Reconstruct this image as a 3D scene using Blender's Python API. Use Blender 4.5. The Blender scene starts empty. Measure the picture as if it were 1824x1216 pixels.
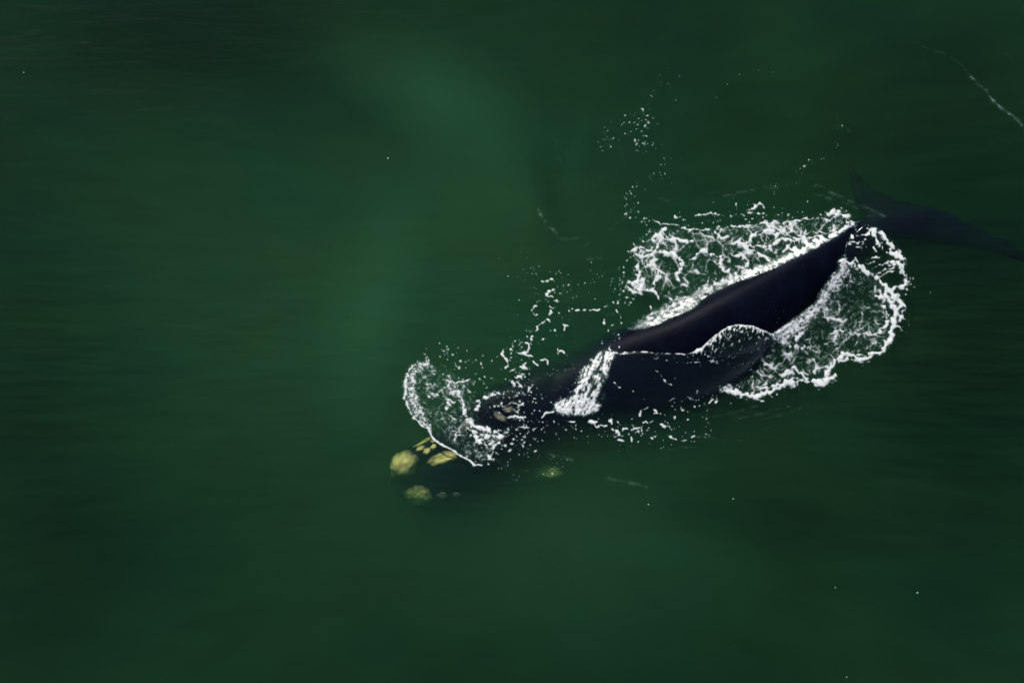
import bpy, bmesh, math, random
import numpy as np
from mathutils import Vector
from mathutils.bvhtree import BVHTree

# ------------------------------------------------------------------ camera, sky, sun, exposure
PPM = 72.0                                   # map scale: survey units per metre
def wx(px): return (px - 912.0) / PPM
def wy(py): return (608.0 - py) / PPM

scene = bpy.context.scene
COL = scene.collection
cam_d = bpy.data.cameras.new('camera'); cam = bpy.data.objects.new('camera', cam_d); COL.objects.link(cam)
cam_d.sensor_width = 36.0; cam_d.lens = 35.0
CAM_H = 35.0 / 36.0 * (1824 / PPM)
cam.location = (0, 0, CAM_H); cam.rotation_euler = (0, 0, 0)
cam_d.clip_start = 0.1; cam_d.clip_end = 3000
scene.camera = cam

SUN_EL = math.radians(31); SUN_AZ = math.radians(-24)      # azimuth clockwise from +Y (picture up)
world = bpy.data.worlds.new('World'); scene.world = world; world.use_nodes = True
nt = world.node_tree; nt.nodes.clear()
sky = nt.nodes.new('ShaderNodeTexSky'); sky.sky_type = 'NISHITA'; sky.sun_disc = False
sky.sun_elevation = SUN_EL; sky.sun_rotation = SUN_AZ; sky.air_density = 1.0; sky.dust_density = 0.6
bg = nt.nodes.new('ShaderNodeBackground'); bg.inputs['Strength'].default_value = 0.08
wo = nt.nodes.new('ShaderNodeOutputWorld')
nt.links.new(sky.outputs[0], bg.inputs[0]); nt.links.new(bg.outputs[0], wo.inputs[0])
sun_d = bpy.data.lights.new('sun', 'SUN'); sun_d.energy = 5.0; sun_d.angle = math.radians(0.5); sun_d.color = (1.0, 0.96, 0.89)
sun = bpy.data.objects.new('sun', sun_d); COL.objects.link(sun)
sdir = Vector((math.sin(SUN_AZ) * math.cos(SUN_EL), math.cos(SUN_AZ) * math.cos(SUN_EL), math.sin(SUN_EL)))
sun.rotation_euler = sdir.to_track_quat('Z', 'Y').to_euler(); sun.location = sdir * 60
scene.view_settings.view_transform = 'Standard'; scene.view_settings.look = 'None'
scene.view_settings.exposure = 0.25; scene.view_settings.gamma = 1.0; scene.view_settings.use_curve_mapping = False
scene.render.engine = 'CYCLES'
cy = scene.cycles
cy.use_denoising = True; cy.max_bounces = 6; cy.volume_bounces = 1; cy.transparent_max_bounces = 16
cy.diffuse_bounces = 2; cy.glossy_bounces = 2; cy.volume_max_steps = 256
cy.caustics_reflective = False; cy.caustics_refractive = False

#FOAM_BEGIN
# ------------------------------------------------------------------ numpy noise and field helpers
import numpy as np
_rng = np.random.RandomState(7)
_PERM = np.concatenate([_rng.permutation(1024)] * 3)
_GA = _rng.rand(1024) * 2 * np.pi
_GX, _GY = np.cos(_GA), np.sin(_GA)
_J1, _J2 = _rng.rand(1024), _rng.rand(1024)
def _hash(i, j, seed=0):
    return _PERM[(_PERM[(i + seed * 131) & 1023] + j) & 1023]
def noise(x, y, seed=0):
    i = np.floor(x).astype(np.int64); j = np.floor(y).astype(np.int64)
    fx = x - i; fy = y - j
    u = fx * fx * fx * (fx * (fx * 6 - 15) + 10); v = fy * fy * fy * (fy * (fy * 6 - 15) + 10)
    def g(a, b):
        h = _hash(i + a, j + b, seed); return _GX[h] * (fx - a) + _GY[h] * (fy - b)
    return ((g(0, 0) * (1 - u) + g(1, 0) * u) * (1 - v) + (g(0, 1) * (1 - u) + g(1, 1) * u) * v) * 1.5
def fbm(x, y, oct=4, seed=0, gain=0.5):
    r = 0.0; a = 1.0; t = 0.0
    for k in range(oct):
        r = r + a * noise(x * 2 ** k + 17.3 * k, y * 2 ** k - 9.1 * k, seed + k); t += a; a *= gain
    return r / t
def voronoi(x, y, seed=0):
    i = np.floor(x).astype(np.int64); j = np.floor(y).astype(np.int64)
    f1 = np.full(x.shape, 9.0); f2 = np.full(x.shape, 9.0)
    for a in (-1, 0, 1):
        for b in (-1, 0, 1):
            h = _hash(i + a, j + b, seed)
            d = np.hypot(i + a + _J1[h] - x, j + b + _J2[h] - y)
            n1 = np.minimum(f1, d); f2 = np.minimum(f2, np.maximum(f1, d)); f1 = n1
    return f1, f2
def sst(a, b, x):
    t = np.clip((x - a) / (b - a), 0, 1); return t * t * (3 - 2 * t)
def seg_dist(X, Y, pts, ws=None):
    """distance to a polyline; with ws, the distance divided by the local width"""
    best = np.full(X.shape, 1e9)
    for k in range(len(pts) - 1):
        (ax, ay), (bx, by) = pts[k], pts[k + 1]
        dx, dy = bx - ax, by - ay; L = dx * dx + dy * dy + 1e-9
        t = np.clip(((X - ax) * dx + (Y - ay) * dy) / L, 0, 1)
        d = np.hypot(X - ax - t * dx, Y - ay - t * dy)
        if ws is not None: d = d / (ws[k] * (1 - t) + ws[k + 1] * t)
        best = np.minimum(best, d)
    return best
def poly_sdf(X, Y, pts):
    """signed distance, positive inside"""
    d = seg_dist(X, Y, list(pts) + [pts[0]])
    ins = np.zeros(X.shape, bool); n = len(pts)
    for k in range(n):
        (ax, ay), (bx, by) = pts[k], pts[(k + 1) % n]
        if ay == by: continue
        c = ((ay > Y) != (by > Y)) & (X < (bx - ax) * (Y - ay) / (by - ay) + ax)
        ins ^= c
    return np.where(ins, d, -d)

# edges of the dry back as seen from above (survey units)
BACK_TOP = [(1090, 624), (1103, 603), (1123, 589), (1136, 587), (1151, 584), (1172, 578), (1191, 569), (1213, 559), (1230, 552),
            (1238, 546), (1247, 535), (1264, 525), (1280, 516), (1309, 503), (1332, 496), (1379, 478), (1415, 460), (1459, 439),
            (1488, 423), (1518, 405), (1530, 397), (1538, 393)]
BACK_BOT = [(1536, 403), (1520, 418), (1506, 432), (1500, 452), (1488, 470), (1484, 486), (1466, 508), (1453, 524), (1447, 541),
            (1427, 557), (1407, 573), (1386, 587), (1368, 595), (1347, 588), (1334, 582), (1318, 581), (1305, 579), (1289, 583), (1271, 595),
            (1255, 608), (1245, 619), (1236, 622), (1231, 627), (1214, 630), (1165, 629), (1155, 627), (1133, 626), (1118, 627), (1101, 628)]

# the foam map: one sample per survey unit
FX0, FX1, FY0, FY1 = 660, 1860, 60, 900
def foam_fields():
    X, Y = np.meshgrid(np.arange(FX0, FX1, 1.0), np.arange(FY0, FY1, 1.0))
    wa = 9 * fbm(X / 42, Y / 42, 3, 1); wb = 9 * fbm(X / 42, Y / 42, 3, 5)
    wc = 5 * fbm(X / 11, Y / 11, 2, 9); wd = 5 * fbm(X / 11, Y / 11, 2, 13)
    Xw, Yw = X + wa * 2.2 + wc * 0.45, Y + wb * 2.2 + wd * 0.45           # strongly warped
    Xs, Ys = X + wc * 0.9, Y + wd * 0.9                     # slightly warped (edges)
    n5 = fbm(X / 5.5, Y / 5.5, 2, 21); n9 = fbm(X / 9, Y / 9, 3, 23); n30 = fbm(X / 32, Y / 32, 3, 27); n3 = noise(X / 3.1, Y / 3.1, 31)
    def strand(s, seed, wid, ax=1.0, ay=1.0):
        f1, f2 = voronoi(Xw / (s * ax), Yw / (s * ay), seed)
        return 1 - (f2 - f1) / wid
    wmod = np.clip(0.17 + 0.50 * n30 + 0.16 * n9, 0.05, 0.6)
    big = strand(30, 2, wmod * 0.9)
    mid = strand(15, 3, wmod * 0.8)
    fine = strand(8.0, 4, wmod + 0.04)
    n2 = noise(X / 2.1, Y / 2.1, 35); xr = fbm(Xw / 26, Yw / 26, 4, 151, 0.6); xq = fbm(Xw / 13 + 5, Yw / 13, 3, 155, 0.6)
    wisp = np.maximum(np.clip(1 - np.abs(xr) / 0.05, 0, 1), 0.8 * np.clip(1 - np.abs(xq) / 0.06, 0, 1)) * np.clip(0.5 + 1.6 * n9 + 0.5 * n2, 0, 1)
    out = {}
    def new(): return {'d': np.full(X.shape, -1.0), 'v': np.zeros(X.shape)}
    def put(L, val): L['d'] = np.maximum(L['d'], val)
    def veil(L, val): L['v'] = np.maximum(L['v'], val)
    def box(pts, pad):
        P = np.array(pts); i0 = max(0, int(P[:, 0].min() - FX0 - pad)); i1 = min(X.shape[1], int(P[:, 0].max() - FX0 + pad)); j0 = max(0, int(P[:, 1].min() - FY0 - pad)); j1 = min(X.shape[0], int(P[:, 1].max() - FY0 + pad))
        return slice(j0, max(j0 + 1, j1)), slice(i0, max(i0 + 1, i1))
    def stroke(L, pts, ws, amp=1.0, rough=0.35, src=(None, None)):
        ws = list(ws) if hasattr(ws, '__len__') else [ws] * len(pts); q = box(pts, 3 * max(ws) + 14)
        xs, ys = (Xs, Ys) if src[0] is None else src
        d = 1 - seg_dist(xs[q], ys[q], pts, ws) / np.clip(0.92 + 1.2 * n9[q] * rough + 0.3 * n5[q], 0.4, 1.8)
        L['d'][q] = np.maximum(L['d'][q], amp * d + rough * (0.45 * n5[q] + 0.8 * n9[q]) * np.clip(d + 0.6, 0, 1))
    def specks(L, rnd, pts, spread, n, rmin, rmax, p=3.0, elong=1.0):
        segs = [(pts[k], pts[k + 1]) for k in range(len(pts) - 1)]
        ln = np.array([math_h(a, b) for a, b in segs]); ln = ln / ln.sum()
        for _ in range(n):
            a, b = segs[rnd.choice(len(segs), p=ln)]; t = rnd.rand()
            x = a[0] + (b[0] - a[0]) * t + rnd.randn() * spread; y = a[1] + (b[1] - a[1]) * t + rnd.randn() * spread
            dot(L, x, y, rmin + (rmax - rmin) * rnd.rand() ** p, rnd)
    def math_h(a, b): return float(np.hypot(a[0] - b[0], a[1] - b[1])) + 1e-6
    def dot(L, x, y, r, rnd):
        i0, i1 = int(x - FX0 - r * 2 - 3), int(x - FX0 + r * 2 + 4); j0, j1 = int(y - FY0 - r * 2 - 3), int(y - FY0 + r * 2 + 4)
        if i0 < 0 or j0 < 0 or i1 >= X.shape[1] or j1 >= X.shape[0]: return
        sx, sy = X[j0:j1, i0:i1], Y[j0:j1, i0:i1]
        a = rnd.rand() * 3.14; e = 1 + rnd.rand() * 0.7; ca, sa = np.cos(a), np.sin(a)
        u = ((sx - x) * ca + (sy - y) * sa) / e; v = (-(sx - x) * sa + (sy - y) * ca) * e
        w = 0.28 * noise(sx / 2.7, sy / 2.7, 41) if r > 1.6 else 0
        val = 1 - np.hypot(u, v) / r + w
        L['d'][j0:j1, i0:i1] = np.maximum(L['d'][j0:j1, i0:i1], val * (0.65 + 0.5 * rnd.rand()))

    # ---- 1. foam thrown up round the head
    L = out['head'] = new(); rnd = np.random.RandomState(11)
    crest = [(757, 646), (742, 649), (731, 657), (725, 672), (724, 690), (726, 716), (736, 737), (750, 753), (765, 767)]
    cin = [(768, 650), (757, 654), (748, 664), (744, 680), (744, 698), (748, 716), (756, 732), (764, 748), (772, 764)]
    cd = seg_dist(Xs + 3 * n5, Ys + 3 * n3, [((a[0] + b[0]) / 2, (a[1] + b[1]) / 2) for a, b in zip(crest, cin)], [7, 9, 11, 12, 13, 13, 12, 9, 4])
    bub = 1 - voronoi(Xs / 3.6, Ys / 3.6, 8)[0] * 1.35
    put(L, np.where(cd < 1.25, (1.15 - cd) * 0.55 + 0.8 * bub + 0.5 * n9 - 0.42, -1))
    veil(L, 0.62 * sst(1.4, 0.3, cd) * (0.7 + 0.9 * n9))
    stroke(L, [(757, 645), (740, 649), (730, 658), (724, 673), (722, 692), (724, 717), (734, 738), (749, 756), (764, 765)], [2, 2.6, 3, 3, 3, 3, 2.6, 2, 2], 1.0, 0.9)
    stroke(L, [(764, 764), (769, 777), (778, 786), (789, 793), (800, 798), (808, 802), (817, 809), (826, 814), (836, 819), (844, 827), (858, 828)],
           [2.0, 3.0, 3.2, 2.8, 2.2, 2.2, 2.0, 2.0, 1.8, 2.6, 1.4], 1.2, 0.5, (X + 0.3 * wc, Y + 0.3 * wd))
    reg = [(744, 655), (775, 648), (800, 655), (845, 678), (842, 700), (852, 715), (846, 735), (858, 752), (885, 762), (898, 776), (884, 800), (872, 824), (844, 824), (800, 795), (768, 766), (748, 740)]
    sd = poly_sdf(Xs, Ys, reg); m = sst(-8, 14, sd)
    flow = (X - 740) * 0.30 + (Y - 640) * 0.06
    XX = X * 0.92 + Y * 0.38 + wa * 1.5 + wc; YY = -X * 0.38 + Y * 0.92 + wb * 1.5 + wd
    f1, f2 = voronoi(XX / 20, YY / 9.5, 17); st = 1 - (f2 - f1) / np.clip(0.22 + 0.4 * n30 + 0.35 * n9, 0.03, 0.7)
    f1, f2 = voronoi(XX / 9, YY / 4.6, 18); st2 = 1 - (f2 - f1) / np.clip(0.16 + 0.5 * n9, 0.02, 0.7)
    put(L, m * np.maximum(st, st2 * 0.8 - 0.1) * np.clip(0.50 + 0.9 * n30 + 0.5 * n5, 0.0, 1.0) - (1 - m) - 0.14)
    veil(L, m * (0.10 + 0.4 * np.clip(n9 + n30 + 0.05, 0, 1)) + 0.9 * m * wisp)
    stroke(L, [(823, 712), (827, 728), (831, 744), (840, 756), (854, 762), (873, 767), (889, 771), (894, 778), (888, 789), (880, 797), (872, 815)], [2, 3, 4, 6, 5, 5, 6, 5, 3.5, 3, 2.5], 1.0, 1.2)
    stroke(L, [(840, 776), (852, 782), (865, 785)], [4, 8, 4], 0.9, 1.2); stroke(L, [(845, 770), (870, 778), (884, 776)], [3, 5, 3], 0.7, 1.5)
    stroke(L, [(832, 760), (846, 774), (858, 788), (872, 792)], [2, 4, 4, 2], 0.8, 1.4)
    stroke(L, [(849, 727), (853, 717), (863, 709), (874, 705), (889, 698)], [4, 4.5, 4, 3, 3], 0.75, 1.5)
    stroke(L, [(787, 676), (804, 680), (817, 681), (838, 676)], [1, 2.4, 1.8, 1.4], 1, 0.9); stroke(L, [(806, 700), (822, 698), (836, 696)], [3, 5, 3], 0.7, 1.5)
    stroke(L, [(763, 706), (785, 703), (806, 716), (794, 727)], [3, 3, 4, 3], 0.7, 1.4); stroke(L, [(912, 718), (925, 719), (934, 718)], [1.5, 2, 1.3]);
    stroke(L, [(898, 742), (915, 744), (932, 742)], [2, 3.6, 1.5], .9, 1.2); stroke(L, [(926, 761), (940, 760)], 1.9)
    for x, y, r in ((900, 793, 4), (908, 802, 4), (912, 790, 3.5), (896, 778, 4), (902, 770, 5), (905, 764, 4), (870, 826, 2.5), (954, 803, 3.4), (820, 643, 3), (818, 655, 4), (857, 648, 3), (848, 641, 1.8), (805, 632, 1.6), (797, 640, 2)):
        dot(L, x, y, r, rnd)
    specks(L, rnd, [(745, 635), (780, 632), (830, 640), (870, 655)], 11, 90, 0.7, 2.6)
    specks(L, rnd, [(725, 640), (722, 680), (722, 715)], 4, 16, 0.6, 1.3)
    specks(L, rnd, [(800, 670), (860, 690), (890, 715)], 15, 90, 0.7, 2.8)
    specks(L, rnd, [(885, 720), (930, 745), (920, 790)], 18, 150, 0.8, 3.4)
    specks(L, rnd, [(880, 815), (905, 832), (925, 850)], 10, 40, 0.6, 2.0)
    specks(L, rnd, [(835, 790), (870, 812)], 12, 50, 0.7, 3)

    # ---- 2. white water pouring off the shoulder
    L = out['cascade'] = new(); rnd = np.random.RandomState(12)
    pg = [(1066, 629), (1078, 625), (1096, 627), (1091, 636), (1083, 653), (1080, 668), (1072, 685), (1062, 706), (1058, 716), (1069, 722), (1064, 730), (1044, 738), (1009, 737), (987, 731), (992, 717), (1009, 712), (1022, 703), (1029, 688), (1032, 668), (1046, 653), (1054, 641)]
    sd = poly_sdf(X + 3.2 * n5 + wc * .6, Y + 3.2 * n3 + wd * .6, pg)
    al = X * 0.42 - Y * 0.91; ac = X * 0.91 + Y * 0.42 + 3 * n9       # along and across the flow
    fib = fbm(ac / 5.5, al / 19, 4, 51, 0.65); fib2 = noise(ac / 3.0, al / 6.0, 57)
    core = sst(-5, 3, sd) * (0.45 + 1.5 * fib + 0.5 * fib2 + 0.3 * sst(690, 715, Y)) - (sd < -5)
    gap = sst(5, 0, np.abs(seg_dist(X + 4 * n9, Y, [(1075, 640), (1062, 660), (1049, 700)]))) * 0.9
    put(L, core - gap * (0.8 - fib))
    veil(L, 0.5 * sst(-2, 5, sd) * np.clip(0.8 + fib * 1.4, 0.2, 1))
    veil(L, 0.30 * sst(18, 0, seg_dist(X, Y, [(1045, 728), (1063, 718), (1070, 708)])) * np.clip(.6 + n9 * 1.5, 0, 1))
    stroke(L, [(985, 733), (972, 737), (966, 742)], [2, 3, 2]); specks(L, rnd, [(985, 722), (1000, 707), (1018, 695), (1028, 670), (1035, 655)], 4, 55, 0.6, 1.8)
    specks(L, rnd, [(1062, 727), (1066, 716)], 4, 20, 0.6, 1.6)

    # ---- 3. thin bright rim of the sheet sliding off the back, and its ruffled hump
    L = out['rim'] = new(); rnd = np.random.RandomState(13)
    nx = X + 0.25 * wc; ny = Y + 0.25 * wd
    stroke(L, [(1092, 629), (1101, 628), (1118, 627), (1133, 626), (1155, 627), (1165, 629), (1190, 629.5), (1214, 630), (1226, 629), (1231, 627)], [1.0, 1.3, 1.3, 1.2, 1.5, 1.1, .9, 1.3, 1.3, 1.8], 0.8, 0.8, (nx, ny))
    stroke(L, [(1231, 627), (1236, 622), (1245, 619), (1255, 608), (1271, 595), (1289, 583), (1305, 579), (1318, 581), (1334, 581), (1347, 587), (1368, 595)], [2.8, 4, 2.8, 1.8, 1.7, 1.8, 2, 1.8, 2.2, 2.2, 2.5], 1.0, 0.7, (nx, ny))
    pg = [(1234, 627), (1246, 620), (1256, 609), (1272, 596), (1290, 584), (1305, 580), (1335, 583), (1366, 597), (1352, 622), (1320, 632), (1285, 640), (1262, 636)]
    sd = poly_sdf(X, Y, pg); top = seg_dist(X, Y, pg[:8])
    u = X * 0.95 + Y * 0.25 + 3 * n9; v = Y * 0.95 - X * 0.3
    rf = fbm(u / 4.0, v / 9.5, 3, 61, 0.6)
    dec = np.clip(1 - top / 44, 0, 1)
    put(L, np.where(sd > -2, rf * 2.3 + 0.42 * dec - 0.46 + 0.4 * sst(9, 0, top), -1))
    veil(L, 0.05 * sst(0, 6, sd) * dec)
    specks(L, rnd, [(1150, 636), (1200, 640), (1245, 640), (1290, 646)], 5, 90, 0.5, 1.7)
    specks(L, rnd, [(1095, 645), (1140, 655), (1180, 680)], 18, 40, 0.4, 1.0)
    stroke(L, [(1164, 658), (1174, 668), (1183, 680), (1196, 686)], [.7, 1.0, .9, .6], 1.0, 1.2)
    stroke(L, [(1094, 682), (1103, 690)], [.8, 1.4]); stroke(L, [(1232, 642), (1241, 646)], 1.3); stroke(L, [(1262, 640), (1275, 648)], [1.2, 1])
    dot(L, 1126, 696, 2.2, rnd); dot(L, 1146, 710, 1.4, rnd); dot(L, 1199, 673, 1.6, rnd); dot(L, 1240, 697, 3, rnd)
    specks(L, rnd, [(1300, 650), (1330, 665), (1310, 690)], 14, 40, 0.6, 2.0)

    # ---- 4. lace and churned bank along the upper flank
    L = out['flank'] = new(); rnd = np.random.RandomState(14)
    lo = BACK_TOP[2:20]
    up = [(1123, 583), (1144, 569), (1165, 552), (1191, 542), (1208, 529), (1230, 525), (1247, 510), (1272, 505), (1285, 499), (1304, 488), (1336, 480), (1369, 465), (1390, 459), (1411, 451), (1440, 440), (1470, 425), (1500, 408), (1515, 400)]
    band = lo + up[::-1]
    sd = poly_sdf(X + wc * 1.4, Y + wd * 1.4, band)
    churn = fbm(X / 6.5, Y / 6.5, 4, 71, 0.7); dg = fbm((X * .88 - Y * .47) / 13, (X * .47 + Y * .88) / 5, 3, 75, .6)
    put(L, sst(-6, 4, sd) * (0.22 + 1.1 * churn + 1.1 * dg + 0.8 * n30) - (sd < -6) - 0.0)
    veil(L, 1.0 * sst(-6, 5, sd) * np.clip(0.85 + 0.9 * churn + 0.9 * dg, 0, 1))
    dB = seg_dist(X, Y, BACK_TOP[2:20])
    stroke(L, [(1250, 518), (1266, 512), (1280, 504), (1300, 499), (1322, 492), (1348, 482)], [3, 6, 6, 8, 7, 3], 0.9, 1.4)
    stroke(L, [(1350, 484), (1380, 470), (1405, 458), (1440, 440), (1480, 420), (1516, 400)], [3, 5, 6, 7, 5, 3], 0.8, 1.4)
    stroke(L, [(1200, 548), (1222, 538), (1240, 530)], [4, 7, 4], 0.5, 1.4)
    reg = [(1127, 445), (1140, 428), (1165, 409), (1191, 405), (1234, 404), (1279, 400), (1315, 400), (1366, 392), (1440, 388), (1478, 382), (1512, 384), (1520, 396), (1480, 425), (1440, 445), (1400, 462), (1340, 484), (1280, 506), (1230, 528), (1190, 545), (1165, 530), (1130, 522), (1110, 510), (1122, 488), (1131, 467), (1123, 456)]
    sd = poly_sdf(X + wc * 2 + wa * .5, Y + wd * 2 + wb * .5, reg); m = sst(-7, 9, sd)
    side = sst(45, 0, seg_dist(X, Y, [(1135, 450), (1150, 480), (1125, 505), (1180, 415), (1160, 430)]))
    side = np.maximum(side, sst(60, 10, seg_dist(X, Y, [(1330, 440), (1400, 420), (1460, 430)])) * 0.7)
    breakup = np.clip(0.64 + 0.8 * n30 + 0.22 * n9 + 0.35 * side, 0, 1)
    lace = np.maximum(big, np.maximum(mid * 0.85 - 0.22 + 0.42 * side, fine * 0.75 - 0.42 + 0.35 * side + 0.5 * n30))
    put(L, m * lace * breakup + 0.15 * n5 * m - (1 - m) - 0.13)
    veil(L, m * (0.06 + 0.45 * np.clip(n30 + 0.8 * n9 + 0.15 * side - 0.05, 0, 1)) + 0.9 * m * wisp)
    S = lambda p, w, a=1.0, r=1.0: stroke(L, p, w, a, r)
    S([(1128, 448), (1140, 440), (1152, 446), (1166, 447), (1185, 451), (1200, 453), (1214, 464), (1216, 474), (1206, 486), (1203, 492), (1210, 500)], [5, 5, 4, 4, 5, 5, 5, 4, 6, 6, 3])
    S([(1163, 428), (1168, 420), (1178, 412), (1186, 406)], [4, 6, 5, 4]); S([(1178, 420), (1172, 440), (1160, 452)], [3, 4, 3]); S([(1201, 424), (1214, 428), (1228, 434), (1232, 428)], [3, 6, 5, 3])
    S([(1138, 465), (1134, 480), (1142, 492), (1130, 505), (1120, 502)], [4, 4, 5, 5, 3]); S([(1168, 480), (1178, 486), (1174, 494), (1166, 500), (1165, 512)], [2, 3, 5, 4, 2])
    S([(1247, 445), (1260, 451), (1270, 456), (1283, 457), (1285, 475), (1294, 484), (1302, 490)], [3, 2.5, 2, 3, 3.5, 7, 5]); S([(1247, 445), (1240, 456), (1228, 464)], [3, 2.5, 2])
    S([(1306, 454), (1325, 457), (1332, 465), (1330, 476), (1337, 482)], [2.5, 2, 3, 3, 3]); S([(1316, 434), (1330, 436), (1336, 426), (1345, 415)], [6, 4, 5, 4])
    S([(1331, 440), (1352, 437), (1368, 440), (1380, 434), (1392, 427), (1404, 427), (1416, 429), (1430, 428)], [2.5, 3, 4, 3, 4, 3, 2.5, 2]); S([(1366, 398), (1372, 408), (1381, 420), (1388, 416), (1396, 412), (1402, 420), (1420, 425), (1440, 424), (1462, 420)], [4, 5, 5, 4, 4, 2, 1.8, 1.8, 2])
    S([(1276, 408), (1284, 410), (1278, 420), (1290, 423), (1298, 420)], [6, 4, 3, 4, 3]); S([(1350, 450), (1358, 458), (1372, 460)], [3, 5, 3]); S([(1425, 450), (1404, 440), (1392, 448)], [3, 5, 2])
    S([(1208, 404), (1222, 408), (1240, 410), (1262, 410)], [2, 2.5, 2, 3]); S([(1300, 402), (1330, 404), (1350, 400), (1368, 396), (1396, 397), (1420, 392), (1452, 389), (1476, 391)], [2, 2, 2.5, 3, 2, 1.5, 1.5, 2])
    S([(1150, 518), (1160, 515), (1170, 524), (1176, 534)], [3, 4, 3, 1.5]); S([(1145, 525), (1125, 518), (1115, 508)], [2, 4, 3]); S([(1160, 545), (1158, 552), (1163, 556)], [1, 1, .8])
    S([(1482, 378), (1490, 380), (1498, 381), (1507, 384)], [8, 7, 7, 7], 1.2, 0.9); S([(1507, 386), (1508, 396), (1518, 395), (1528, 395)], [5, 3, 3, 3]); S([(1478, 392), (1486, 387)], [2, 3])
    S([(1161, 390), (1170, 396), (1180, 399), (1208, 399)], [1.4, 1.4, 1.2, 1.6], .9, .5); S([(1203, 388), (1215, 387)], [2, 1.6]); S([(1240, 383), (1252, 382), (1262, 381), (1275, 381), (1294, 384)], [1.6, 2, 2.4, 2, 2]); S([(1328, 376), (1336, 374), (1347, 364)], [1.5, 3, 2.2]); S([(1335, 378), (1352, 362), (1362, 370)], [1, 1.5, 1.5])
    S([(1300, 384), (1330, 382), (1360, 380)], [1, 1.4, 1], .6, 1.6); S([(1311, 364), (1312, 372)], 1.3)
    veil(L, 0.18 * sst(7, 0, seg_dist(X, Y, [(1150, 382), (1180, 398), (1240, 398), (1300, 388), (1360, 382), (1440, 392)])) * np.clip(0.5 + 2 * n9, 0, 1))
    specks(L, rnd, [(1128, 540), (1106, 520), (1104, 490)], 9, 70, 0.7, 3.0); specks(L, rnd, [(1118, 480), (1122, 450), (1150, 420), (1170, 405)], 6, 60, 0.6, 2.6)
    specks(L, rnd, [(1200, 392), (1300, 388), (1400, 385), (1480, 380)], 8, 110, 0.6, 2.4); specks(L, rnd, [(1160, 560), (1128, 575)], 5, 20, 0.6, 1.6)
    specks(L, rnd, [(1250, 370), (1340, 365), (1420, 380)], 7, 35, 0.5, 1.6)

    # ---- 5. foam ring thrown out beside the tail
    L = out['tail'] = new(); rnd = np.random.RandomState(15)
    S = lambda p, w, a=1.0, r=1.1: stroke(L, p, w, a, r)
    S([(1546, 408), (1557, 412), (1569, 414), (1573, 425), (1583, 433), (1590, 444)], [5, 7, 6, 5, 5, 4]); S([(1558, 416), (1560, 428), (1566, 436)], [5, 3, 2]); S([(1545, 420), (1550, 412)], [3, 5])
    S([(1586, 450), (1598, 455), (1607, 460)], [8, 9, 6], 1.2); S([(1586, 468), (1598, 466), (1608, 473)], [5, 8, 5], 1.1); S([(1602, 476), (1607, 488), (1614, 495), (1614, 503), (1607, 510), (1600, 513)], [5, 4, 5, 5, 4, 4])
    S([(1577, 510), (1588, 514), (1600, 513), (1609, 514)], [4, 4, 4, 3]); S([(1580, 516), (1594, 528), (1604, 540), (1600, 552)], [8, 9, 7, 6], .9); S([(1562, 528), (1568, 530), (1566, 520)], [4, 6, 3])
    S([(1576, 525), (1588, 540), (1595, 560), (1592, 580), (1586, 595), (1580, 612), (1572, 624)], [5, 7, 8, 8, 7, 7, 7], 1.1); S([(1600, 560), (1608, 567), (1618, 570)], [4, 3, 1.5]); S([(1600, 556), (1612, 552)], [3, 2]); S([(1594, 580), (1605, 586)], [3, 1.5])
    S([(1576, 545), (1580, 560), (1578, 580), (1568, 590)], [4, 5, 5, 3], .9); S([(1574, 622), (1566, 628), (1556, 630), (1546, 632)], [7, 6, 5, 4], 1.1)
    S([(1556, 632), (1545, 636), (1535, 641), (1522, 634), (1508, 633), (1496, 636), (1486, 646), (1478, 655), (1470, 662)], [4, 5, 5, 5, 7, 7, 6, 4, 3]); S([(1500, 628), (1512, 632), (1540, 634)], [3, 5, 3])
    S([(1448, 677), (1460, 682), (1472, 678), (1482, 673)], [6, 9, 9, 8], 1.3, .6); S([(1470, 665), (1482, 668)], [4, 5]); S([(1387, 688), (1400, 682), (1415, 680), (1430, 677), (1448, 678)], [6, 8, 7, 5, 6], 1.1); S([(1392, 672), (1398, 662), (1412, 655), (1424, 664), (1436, 674)], [6, 4, 4, 3, 3])
    S([(1288, 690), (1300, 697), (1314, 700), (1330, 704), (1346, 704), (1362, 700), (1378, 695), (1388, 690)], [4, 7, 8, 6, 7, 7, 5, 5], 1.1); S([(1345, 706), (1356, 712)], [4, 3]); S([(1284, 690), (1282, 694), (1288, 699)], [2.5, 2.5, 2]); S([(1345, 695), (1368, 690), (1384, 684)], [2, 3, 3])
    S([(1286, 688), (1298, 686), (1306, 690)], [3, 3, 3])
    # inner bank next to the body
    inner = [(1498, 466), (1490, 486), (1474, 505), (1462, 522), (1452, 540), (1430, 560), (1408, 576), (1388, 588), (1372, 596)]
    dI = seg_dist(X + wc * 1.2 - 4, Y + wd * 1.2 - 4, inner, [7, 9, 11, 9, 11, 12, 14, 13, 5])
    churn2 = fbm(X / 6, Y / 6, 4, 81, 0.7)
    put(L, np.where(dI < 1.4, (1.0 - dI) * 0.7 + 1.3 * churn2 + 0.35 * n9 + 0.10, -1)); veil(L, 0.7 * sst(1.5, 0.5, dI) * np.clip(0.9 + churn2, 0, 1))
    S([(1490, 472), (1500, 467), (1512, 471), (1520, 470)], [7, 8, 6, 5], 1.1, 1.3); S([(1518, 470), (1530, 478), (1540, 484), (1548, 489)], [4, 5, 6, 5], 1, 1.2); S([(1548, 489), (1557, 492), (1569, 502), (1578, 510)], [4, 4, 4, 5], .9)
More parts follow.
